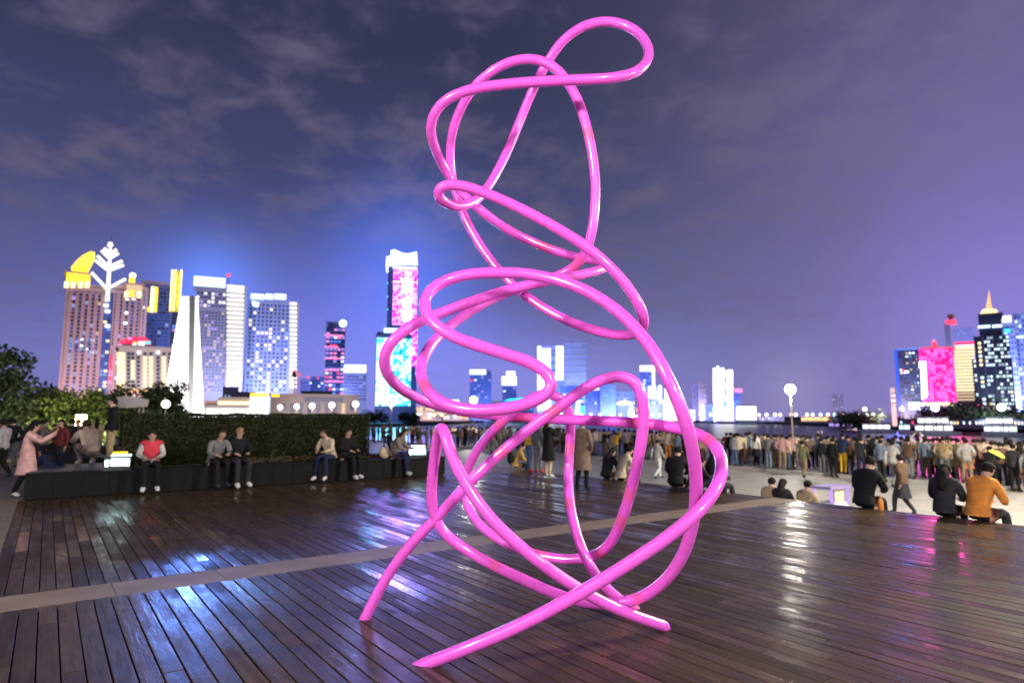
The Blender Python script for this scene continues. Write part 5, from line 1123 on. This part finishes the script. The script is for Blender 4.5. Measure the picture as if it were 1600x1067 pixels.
# --- the far centre of the bay
def simple(name, label, px0, px1, top, R, wall, wash, nx=5, ny=8, mats=None, wts=None, cap=None, capm=None, bot=632, wp=None):
    o = Bld(name, label, 'tower', px0, px1, R, (top + 640) / 2)
    o.box('wall', px0, px1, top, 655, 0, R * .03, wall, True); o.grid(px0 + .5, px1 - .5, top + 2, bot, nx, ny, .62, .5, mats or [GLASS_B, E_BLUE2, E_VIO, E_COOL], wts or (8, 1.2, .6, .4))
    if cap: o.box('crown', px0 - .4, px1 + .4, top - cap, top, -.5, R * .025, capm or E_WHITE)
    if wash: o.wash((px0 + px1) / 2, (top + 640) / 2, R * .08, wp or R * R * .55, wash)  # spotlight added to tint far walls, standing in for haze
    return o
LBL = [GLASS_B, E_BLUE, E_BLUE2, E_COOL]
n_ = simple('office_tower', 'blue tower with a white crown behind the lamp seen through the sculpture', 734, 768, 585, 620, S_BLUE, (.3, .4, 1), 6, 10); n_.box('crown', 734, 759, 577.5, 584.8, -1, 10, E_WHITE); n_.box('spire', 745, 747.5, 571, 577.5, 2, 4, S_PINK); n_.box('roof_house', 760, 767, 578, 585, 4, 12, S_BLUE); n_.box('beacon', 735.5, 738, 593, 596, -1, -.3, E_RED)
n_ = simple('office_tower', 'narrow tower with a striped white top in the middle of the front loop', 785, 807, 602, 650, S_BLUE, (.3, .45, 1), 4, 6); [n_.box('light_band', 784, 807, 588 + k * 3.6, 590.6 + k * 3.6, -1, 10, E_WHITE) for k in range(4)]; n_.box('crown', 791, 805, 580, 586, 0, 9, E_WHITE)
for a in (620, ): 
    q = Bld('lit_hall', 'low cyan-lit hall on the far shore below the striped-top tower', 'hall', 786, 836, 600, 630); q.box('wall', 786, 834, 626, 655, 0, 20, S_BLUE, True); q.poly('roof', [(788, 626), (834, 626), (826, 621), (796, 623)], -2, 18, E_CYAN); q.grid(788, 832, 628, 640, 12, 3, .7, .7, [E_CYAN, E_BLUE, E_BLUE2], (3, 3, 2))
P_ = Bld('bright_tower', 'tower of dazzling white vertical panels behind the inner loop of the sculpture', 'tower', 839, 882, 640, 590); P_.box('wall', 840, 881, 540, 655, 0, 22, S_HAZE, True)
for a, c_, t_, e in ((840, 845, 541, 642), (846.5, 860, 545, 640), (869, 880, 541, 594)):
    n = 4
    for k in range(n):
        y0 = t_ + (e - t_) * k / n; y1 = t_ + (e - t_) * (k + 1) / n - .8; P_.box('light_panel', a, c_, y0, y1, -1.2, -.1, lit('panel_white', (.92, .97, 1), 3) if 'panel_white' not in bpy.data.materials else bpy.data.materials['panel_white'])
P_.grid(860.5, 868.5, 545, 600, 2, 9, .8, .5, [E_BLUE2, GLASS_B, E_COOL], (3, 3, 1)); P_.wash(860, 600, 50, 230000, (.4, .6, 1))
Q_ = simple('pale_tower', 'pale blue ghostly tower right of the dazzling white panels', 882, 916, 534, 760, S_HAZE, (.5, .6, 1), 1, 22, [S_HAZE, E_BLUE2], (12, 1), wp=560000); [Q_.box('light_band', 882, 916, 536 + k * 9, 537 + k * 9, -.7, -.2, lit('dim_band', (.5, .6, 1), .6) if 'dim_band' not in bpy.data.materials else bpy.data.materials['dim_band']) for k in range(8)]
simple('office_block', 'speckled low tower in front of the pale ghostly one', 874, 912, 602, 600, S_BLUE, (.3, .35, 1), 7, 7, [GLASS_B, E_COOL, E_WHITE, E_BLUE], (6, 2, 1, 1.5), bot=628)
n_ = simple('office_block', 'dark blue block with a yellow sign left of the sculpture\'s inner arch', 914, 938, 606, 640, S_BLUE, (.25, .3, 1), 5, 6, LBL, (7, 2, 1, .4)); n_.box('roof_sign', 925, 936, 605, 609, -1, -.2, E_YELP)
simple('office_block', 'deep blue block under the top of the sculpture\'s inner arch', 938, 962, 601, 620, S_BLUE, (.2, .25, 1), 5, 7, LBL, (8, 3, 1, .2))
simple('office_block', 'blue block with one vertical white strip under the inner arch', 962, 986, 610, 660, S_HAZE, (.3, .4, 1), 5, 6, LBL, (7, 2, 2, .6)).box('light_strip', 947.5 + 1, 951, 603, 632, -14, -13.2, E_COOL) if False else None
n_ = simple('office_block', 'blue block with a lit podium right of the inner arch\'s crown', 963, 990, 612, 650, S_HAZE, (.3, .4, 1), 5, 6, LBL, (7, 2, 2, .6)); n_.box('podium', 964, 988, 628, 632, -6, -1, E_WHITE); n_.box('podium', 968, 984, 626.5, 628, -5, -1, E_WARM)
for px, m, lb in ((909, E_CYAN, 'small cyan-lit kiosk tower on the far shore'), (903, E_WHITE, 'small white-lit kiosk left of the cyan one')):
    q = Bld('shore_kiosk', lb, 'kiosk', px - 5, px + 5, 560, 640); q.box('wall', px - 4, px + 4, 632, 660, 0, 8, S_BLUE, True); q.box('light_panel', px - 3, px + 4, 634 if m is E_CYAN else 626, 648, -.6, -.1, m); q.box('roof', px - 5, px + 5, 630.5, 632, -1, 9, ROOF)
n_ = simple('office_tower', 'blue tower with a white cap and bright right edge behind the inner arch', 1000, 1023, 580, 620, S_HAZE, (.3, .5, 1), 5, 10, LBL, (5, 3, 3, .6), 9); n_.box('light_strip', 1019, 1023.5, 580, 618, -1, -.2, E_WHITE)
n_ = simple('bright_block', 'white glowing block at the foot of the white-capped blue tower', 1003, 1035, 604, 560, S_HAZE, (.5, .7, 1), 6, 6, [E_COOL, E_WHITE, GLASS_B, E_BLUE2], (3, 4, 3, 3)); n_.box('light_panel', 1013, 1024, 603, 622, -1, -.2, E_WHITE); n_.box('light_panel', 1029, 1034, 602, 628, -1, -.2, E_WHITE)
n_ = simple('bright_block', 'narrow white-topped tower between the arch and the thick right strand', 1038, 1052, 611, 600, S_HAZE, (.4, .5, 1), 3, 6); n_.box('crown', 1038, 1062, 607, 623, -1, 6, E_WHITE)
simple('apartment_block', 'low block with rows of orange lights behind the thick right strand', 1036, 1062, 624, 540, S_BEIGE, (1, .6, .4), 7, 6, [E_ORG, E_WARM, GLASS_D], (4, 3, 3), bot=652)
simple('grey_tower', 'unlit grey tower standing just right of the sculpture', 1092, 1104, 596, 620, S_GREY, (.6, .5, .9), 3, 12, [GLASS_D, S_GREY, E_BLUE2], (4, 6, .3), wp=90000)
simple('grey_tower', 'paler unlit tower pressed left of the grey one', 1082, 1092, 601, 660, S_HAZE, (.6, .5, .9), 2, 10, [GLASS_D, S_GREY, E_BLUE2], (4, 6, .2), wp=120000)
n_ = simple('low_block', 'dim blue block between the grey tower and the white twin towers', 1102, 1124, 631, 560, S_HAZE, (.4, .5, 1), 5, 3, bot=645, wp=100000)
q = simple('low_block', 'low block with white light bands behind the right strand\'s foot', 1068, 1086, 640, 520, S_HAZE, (.5, .5, 1), 3, 2, bot=652, wp=80000); [q.box('light_band', 1068, 1086, 641 + k * 4.4, 643.5 + k * 4.4, -.8, -.2, E_WARM if k else E_WHITE) for k in range(3)]
X_ = Bld('bright_tower', 'dazzling white twin tower alone on the far shore between sculpture and globe lamp', 'tower', 1113, 1146, 520, 610); X_.box('wall', 1114, 1145, 577, 660, 0, 16, S_PALE, True)
XW = lit('tower_white', (1, 1, .98), 3.2)
for a, c_, t_, e in ((1114.5, 1131.5, 575, 628), (1136, 1145, 578, 642), (1131.8, 1135.6, 580, 636)):
    for k in range(6):
        y0 = t_ + (e - t_) * k / 6; y1 = t_ + (e - t_) * (k + 1) / 6 - .5; X_.box('light_panel', a, c_, y0, y1, -1, -.1, XW if c_ - a > 5 else E_GREEN if k % 2 else XW)
X_.box('light_panel', 1130, 1145, 637, 652, -1, -.1, E_YELP); X_.box('spire', 1120, 1123, 571.5, 575, 1, 3, XW)
n_ = simple('office_block', 'dim block with a pink sign right of the white twin tower', 1146, 1158, 612, 540, S_BLUE, (.4, .4, .9), 3, 6, [GLASS_B, E_MAG, E_GREEN, GLASS_D], (6, .8, .6, 5)); n_.box('roof_sign', 1147, 1160, 607, 613, -1, -.2, E_PINK)
Z_ = Bld('pavilion', 'low white glowing pavilion at the water right of the white twin tower', 'pavilion', 1148, 1184, 470, 645); Z_.box('wall', 1150, 1182, 634, 662, 0, 14, S_PALE, True); Z_.box('roof', 1149, 1183, 632.5, 634, -2, 15, S_WHITE)
for k in range(4): Z_.box('light_panel', 1150.5 + k * 8, 1158 + k * 8, 634.5, 656, -.6, -.1, E_WHITE)
simple('apartment_tower', 'faint tower with a few lights right of the globe lamp', 1300, 1318, 615, 620, S_GREY, (.6, .5, .9), 4, 8, [GLASS_D, E_BLUE2, E_WARM2], (6, 1, 1), bot=640, wp=60000)
simple('apartment_block', 'faint low block left of the blue-edged tower', 1392, 1400, 606, 300, S_BEIGE, (1, .7, .6), 2, 8, [E_WARM2, GLASS_D, E_COOL], (3, 3, 1), bot=640)
# far low roofs along the horizon
for i, (a, c_, t_, R, lb) in enumerate(((650, 690, 634, 560, 'low pale block with an orange lit front behind the sculpture\'s left tip'), (692, 733, 630, 560, 'low block with a white roof sign left of the blue white-crowned tower'), (768, 786, 626, 700, 'small dim block between the two towers in the front loop'), (986, 1002, 622, 700, 'small dim block left of the white-capped blue tower'),
                                        (1184, 1225, 650, 560, 'very low quay shed left of the globe lamp'), (1252, 1300, 650, 540, 'long orange-lit quay shed right of the globe lamp'), (1318, 1392, 646, 480, 'dim quay buildings left of the blue-edged tower'))):
    q = simple('quay_block', lb, a, c_, t_, R, S_BEIGE if i < 2 else S_GREY, (1, .7, .6) if i in (0, 5) else (.5, .5, .9), 8, 3, [GLASS_D, E_ORG, E_WARM, E_COOL], (5, 3, 2, 1) if i in (0, 1, 5) else (7, .7, .7, .7), bot=656, wp=R * R * .3)
    if i == 1: q.box('roof_sign', 702, 717, 624.5, 630, -1, 0, E_WHITE)
    if i == 5: q.box('light_strip', 1252, 1300, 653, 656.5, -1.4, -.3, E_ORG)
# --- right shore
B1 = Bld('office_tower', 'dark tower with a vivid blue left edge on the right shore', 'tower', 1400, 1440, 300, 590); B1.box('wall', 1405, 1440, 546, 660, 0, 20, S_DARK, True); B1.box('light_edge', 1400, 1405, 546, 642, -.6, 6, lit('edge_blue', (.02, .12, 1), 1.1)); B1.box('parapet', 1402, 1438, 544.5, 546.5, -.3, .3, E_BLUE)
B1.grid(1406, 1438, 549, 632, 6, 16, .66, .5, [GLASS_B, GLASS_D, E_BLUE2, E_COOL, E_WARM2], (5, 5, 2, 1, 1)); B1.box('light_panel', 1408, 1420, 579, 583, -.6, -.2, E_COOL); B1.box('light_panel', 1409, 1413, 577, 582.5, -.7, -.3, E_RED); B1.box('podium', 1420, 1438, 628, 640, -3, -.3, E_COOL); B1.sign_lamp(1400, 1408, 548, 640, -2.5, 7000, (.05, .15, 1)); B1.wash(1420, 590, 30, 30000, (.4, .45, 1))
M1 = Bld('screen_tower', 'magenta glowing tower with a white vertical bar on the right shore', 'tower', 1436, 1493, 285, 590); M1.box('wall', 1436, 1493, 544, 660, 0, 20, S_DARK, True); M1.box('screen', 1438, 1492.5, 545, 629, -.5, -.05, LED_MAG); M1.poly('parapet', [(1437, 545), (1493, 545), (1487, 542), (1442, 543)], -.3, 12, E_RED)
M1.sign_lamp(1440, 1490, 548, 626, -2.5, 30000, (1, .05, .38)); M1.poly('white_bar', [(1435.5, 565), (1447, 564), (1450, 620), (1440, 625), (1438, 575), (1435.5, 575)], -.9, -.52, E_WHITE); M1.box('podium', 1430, 1492, 629, 634, -3, -.1, E_WARM); M1.box('roof_house', 1455, 1464, 533, 542, 3, 9, E_RED); M1.poly('spire', [(1456, 533), (1462, 533), (1459, 527)], 4, 7, E_PINK)
S1 = Bld('office_tower', 'tower with horizontal cream light bands between the magenta and the spired tower', 'tower', 1490, 1524, 292, 590); S1.box('wall', 1490, 1524, 541, 660, 0, 18, S_GREY, True); S1.box('crown', 1490, 1526, 534, 539, -.6, 10, E_RED); S1.box('crown', 1492, 1524, 539, 541, -.3, .3, E_COOL)
for k in range(17): S1.box('light_band', 1491, 1523, 543 + k * 5.0, 545.6 + k * 5.0, -.6, -.05, E_WARM if k < 14 else E_WARM2)
T1 = Bld('spired_tower', 'dark stepped tower with cool lit windows and a golden lit spire at right', 'tower', 1522, 1586, 270, 590)
T1.box('wall', 1527, 1582, 524, 660, 0, 22, S_DARK, True); T1.box('wall', 1522, 1586, 560, 660, 1.5, 23, S_DARK, True); T1.box('setback', 1529, 1566, 489, 524, 3, 18, S_DARK); T1.box('cornice', 1528, 1567, 487.5, 489.5, 2.4, 18.5, S_GREY)
T1.poly('spire_base', [(1530, 488), (1562, 488), (1556, 480), (1536, 480)], 5, 14, lit('spire_gold', (1, .62, .25), 2.6)); T1.poly('spire', [(1539, 480), (1551, 480), (1548, 468), (1546.5, 456), (1545, 447), (1543.5, 456), (1541.5, 468)], 8, 11, lit('spire_gold_soft', (1, .50, .22), 1.5))
T1.box('light_band', 1528, 1547, 507, 511, 2.4, 2.95, E_COOL); T1.box('light_band', 1550, 1566, 506, 510, 2.4, 2.95, E_COOL)
WIN = lit('window_cool', (.72, .92, 1), 1.9); WIN2 = lit('window_cool_dim', (.5, .75, .9), .9)
lit_rows = {(i, j) for i in range(8) for j in range(22)}
T1.grid(1541, 1581, 524, 634, 8, 18, .72, .56, [WIN, WIN2, E_WARM, GLASS_D], (4.0, 1.6, .4, 4.2), parts=True); T1.grid(1530, 1538, 526, 634, 1, 16, .6, .55, [E_WARM, WIN, GLASS_D], (3, 2, 3), parts=True)
T1.grid(1523, 1527, 560, 620, 1, 8, .8, .5, [WIN, GLASS_D], (2, 1), y=1.4, parts=True)
for a in (1540, 1556, 1572, 1526): T1.box('pilaster', a - .6, a + .6, 524, 634, -.5, -.02, S_GREY)
T1.box('podium', 1530, 1582, 634, 644, -3, -.05, S_GREY); T1.grid(1534, 1580, 635, 642, 6, 1, .6, .7, [WIN, E_WARM], (2, 1), y=-3.1, parts=True)
T1.wash(1552, 590, 30, 22000, (.5, .6, .9))
R1 = Bld('signal_mast', 'slim tower with a red lit ring and pale cap behind the magenta tower', 'mast', 1478, 1494, 420, 540, None); R1.box('shaft', 1481, 1490, 505, 655, 0, 4, S_GREY, True); R1.box('ring', 1477, 1494, 500, 506, -2, 6, E_RED); R1.box('cap', 1480, 1491, 490, 496, 0, 4, S_PALE); R1.box('neck', 1483, 1488, 496, 500, 1, 3, METAL); R1.wash(1486, 540, 40, 60000, (.7, .6, 1))
U1 = simple('office_tower', 'hazy blue tower with a bright white roof lamp right of the golden spire', 1570, 1592, 505, 420, S_HAZE, (.5, .6, 1), 5, 16, [GLASS_B, E_BLUE2, E_COOL], (6, 2, .5), bot=640, wp=130000); U1.box('roof_lamp', 1565, 1580, 494, 503, -2, 2, E_WHITE); U1.box('light_panel', 1570, 1578, 514, 520, -.8, -.2, E_CYAN)
U2 = simple('office_tower', 'hazy blue tower cut by the right edge of the picture', 1590, 1630, 488, 440, S_HAZE, (.5, .55, 1), 7, 20, [GLASS_B, E_BLUE2, E_COOL], (7, 2, .4), bot=640, wp=150000); [U2.box('light_band', 1588, 1625, py, py + 3, -.8, -.2, E_COOL) for py in (524, 582)]
U3 = simple('office_block', 'pale violet block behind the striped tower', 1494, 1526, 512, 480, S_HAZE, (.6, .5, 1), 6, 4, [S_HAZE, E_BLUE2], (6, 1), bot=534, wp=170000)
# --- moored boats and pontoon halls in front of the right shore
def boat(px0, px1, R, label, decks, m2=E_WHITE, cabin=S_WHITE):
    k0, k1 = (px0 - 800) / 1006.8, (px1 - 800) / 1006.8; a = (math.atan(k0) + math.atan(k1)) / 2; Lg = 2 * R * math.tan((math.atan(k1) - math.atan(k0)) / 2)
    o = tag(empty('tour_boat', (R * math.sin(a), R * math.cos(a), -4), -a), label, 'boat', 'lit boats moored along the right shore')
    h = Lg * .035; b = MB(); n = 10; prof = []
    W = Lg * .13
    def outline(f, z): return [(-Lg / 2 * f, -W * .35, z), (-Lg / 2 * f, W * .35, z), (-Lg * .35, W * .5 * f, z), (Lg * .25, W * .5 * f, z), (Lg * .42, W * .28 * f, z), (Lg / 2 * f, 0, z), (Lg * .42, -W * .28 * f, z), (Lg * .25, -W * .5 * f, z), (-Lg * .35, -W * .5 * f, z)]
    lo, hi = outline(.9, -.4), outline(1.0, 1.2); m = len(lo); b.v = lo + hi; b.f = [tuple(range(m)), tuple(reversed(range(m, 2 * m)))] + [(i, m + i, m + (i + 1) % m, (i + 1) % m) for i in range(m)]; b.m = [0] * len(b.f)
    b.build('hull', S_WHITE, o)
    for d in range(decks):
        x0, x1 = -Lg * (.42 - .06 * d), Lg * (.33 - .08 * d); z = 1.2 + d * 2.2
        b = MB(); b.span(x0, x1, -W * (.42 - .05 * d), W * (.42 - .05 * d), z, z + 1.9); b.build('deckhouse', cabin, o)
        b = MB(); b.span(x0 - .4, x1 + .4, -W * (.45 - .05 * d), W * (.45 - .05 * d), z + 1.95, z + 2.15); b.build('deck_roof', S_WHITE, o)
        nw = max(4, int((x1 - x0) / 2.2)); q = MB(); q.box((0, 0, 0), ((x1 - x0) / nw * .8, .1, 1.15)); me = q.mesh('window', m2)
        for k in range(nw): link('window', me, o, (x0 + (x1 - x0) * (k + .5) / nw, -W * (.42 - .05 * d) - .06, z + 1.05))
    b = MB(); b.tube([V(-Lg * .05, 0, 1.2 + decks * 2.2), V(-Lg * .05, 0, 4.2 + decks * 2.2)], .12, 6); b.build('mast', STEEL, o)
    return o
boat(1422, 1502, 232, 'largest white lit tour boat moored below the magenta tower', 2)
boat(1530, 1600, 226, 'dazzling white tour boat at the right end below the spired tower', 2)
boat(1342, 1400, 250, 'white lit boat moored by the green-lit tree', 1, E_WHITE)
boat(1402, 1424, 245, 'small boat with blue white lights between the two larger boats', 1, E_COOL)
boat(1290, 1340, 300, 'dim long boat lying left of the moored white ones', 1, E_VIO, S_GREY)
for px, R, lb in ((1462, 226, 'bright quay lamp over the largest white boat'), (1566, 222, 'bright quay lamp over the right boat'), (1410, 244, 'quay lamp over the small blue-white boat'), (1352, 252, 'quay lamp left of the white boat by the green tree')):
    p = gp(px, R, -2.2); o = tag(empty('quay_lamp', p), lb, 'quay lamp', 'quay lamps at the boats'); b = MB(); b.lathe([(.15, 0), (.10, 6.0)], n=8); b.build('post', METAL, o); b = MB(); b.ball((0, 0, 6.4), 1.0 if px in (1462, 1566) else .6, 12); b.build('globe', lit('quay_globe_%d' % px, (.85, .97, 1), 8), o, smooth=True)
# awning strip of the quay with coloured lights
q = Bld('quay_shed', 'long low quay shed with white and red lights behind the moored boats', 'shed', 1405, 1600, 246, 655, None); q.box('wall', 1405, 1600, 655, 668, 0, 6, S_GREY, True); q.grid(1406, 1600, 657, 664, 40, 1, .5, .6, [E_WHITE, E_COOL, E_RED, E_PINK, E_WARM, GLASS_D], (3, 3, .8, .6, 1.5, 3), parts=True)
q.box('roof', 1404, 1601, 654, 655, -1, 7, ROOF)
# small lamps strung along the far shore
sm1 = None
SL = [(862 + k * 15.5 + random.uniform(-3, 3), 500, random.choice((0, 0, 1))) for k in range(18)] + [(1150 + k * 12 + random.uniform(-4, 4), 480, random.choice((0, 1, 1, 2))) for k in range(20)] + [(655 + k * 13 + random.uniform(-4, 4), 520, random.choice((0, 1))) for k in range(15)]
SM = [lit('shore_lamp_white', (1, .95, .9), 6), lit('shore_lamp_warm', (1, .62, .3), 6), lit('shore_lamp_blue', (.4, .6, 1), 5)]
q = MB(); q.lathe([(.16, 0), (.10, 4.2)], n=6); pme = q.mesh('post', METAL); gme = []
for m in SM: q = MB(); q.ball((0, 0, 0), 1.05, 8); gme.append(q.mesh('globe', m, True))
for px, R, mi in SL:
    o = tag(empty('shore_lamp', gp(px, R, -2.2)), 'tiny %s lamp in the string of lights along the far shore' % ('white', 'warm orange', 'pale blue')[mi], 'shore lamp', ('white', 'orange', 'blue')[mi] + ' lamps along the far shore'); link('post', pme, o); link('globe', gme[mi], o, (0, 0, 5.0))
print('people', len(USED), 'objects', len(bpy.data.objects))
# spotlights added under the left trees to brighten their crowns from below
for px, R, pw_, c_ in ((60, 36.5, 300, (1, .95, .6)), (110, 35.5, 330, (1, .97, .6)), (160, 38, 280, (1, .98, .55)), (205, 43, 260, (.85, 1, .5)), (5, 31.5, 420, (.9, .95, .7)), (255, 48, 300, (.9, .9, .9))):
    p = gp(px, R); o = tag(empty('added_spotlight', p), 'small added spotlight on the ground lighting the crown of %s' % {60: 'the left low green tree', 110: 'the middle low green tree', 160: 'the yellow green sapling', 205: 'the small bright green tree', 5: 'the tall dark tree', 255: 'the dark tree by the monument'}[px], 'spotlight', 'added ground spotlights under the trees')
    b = MB(); b.lathe([(.12, 0), (.12, .1), (.16, .22)], n=8); b.build('housing', METAL, o)
    flood(p + V(0, 0, .4), p * (1 + 3.5 / R) + V(0, 0, 2.6), pw_, c_, 110, .1)
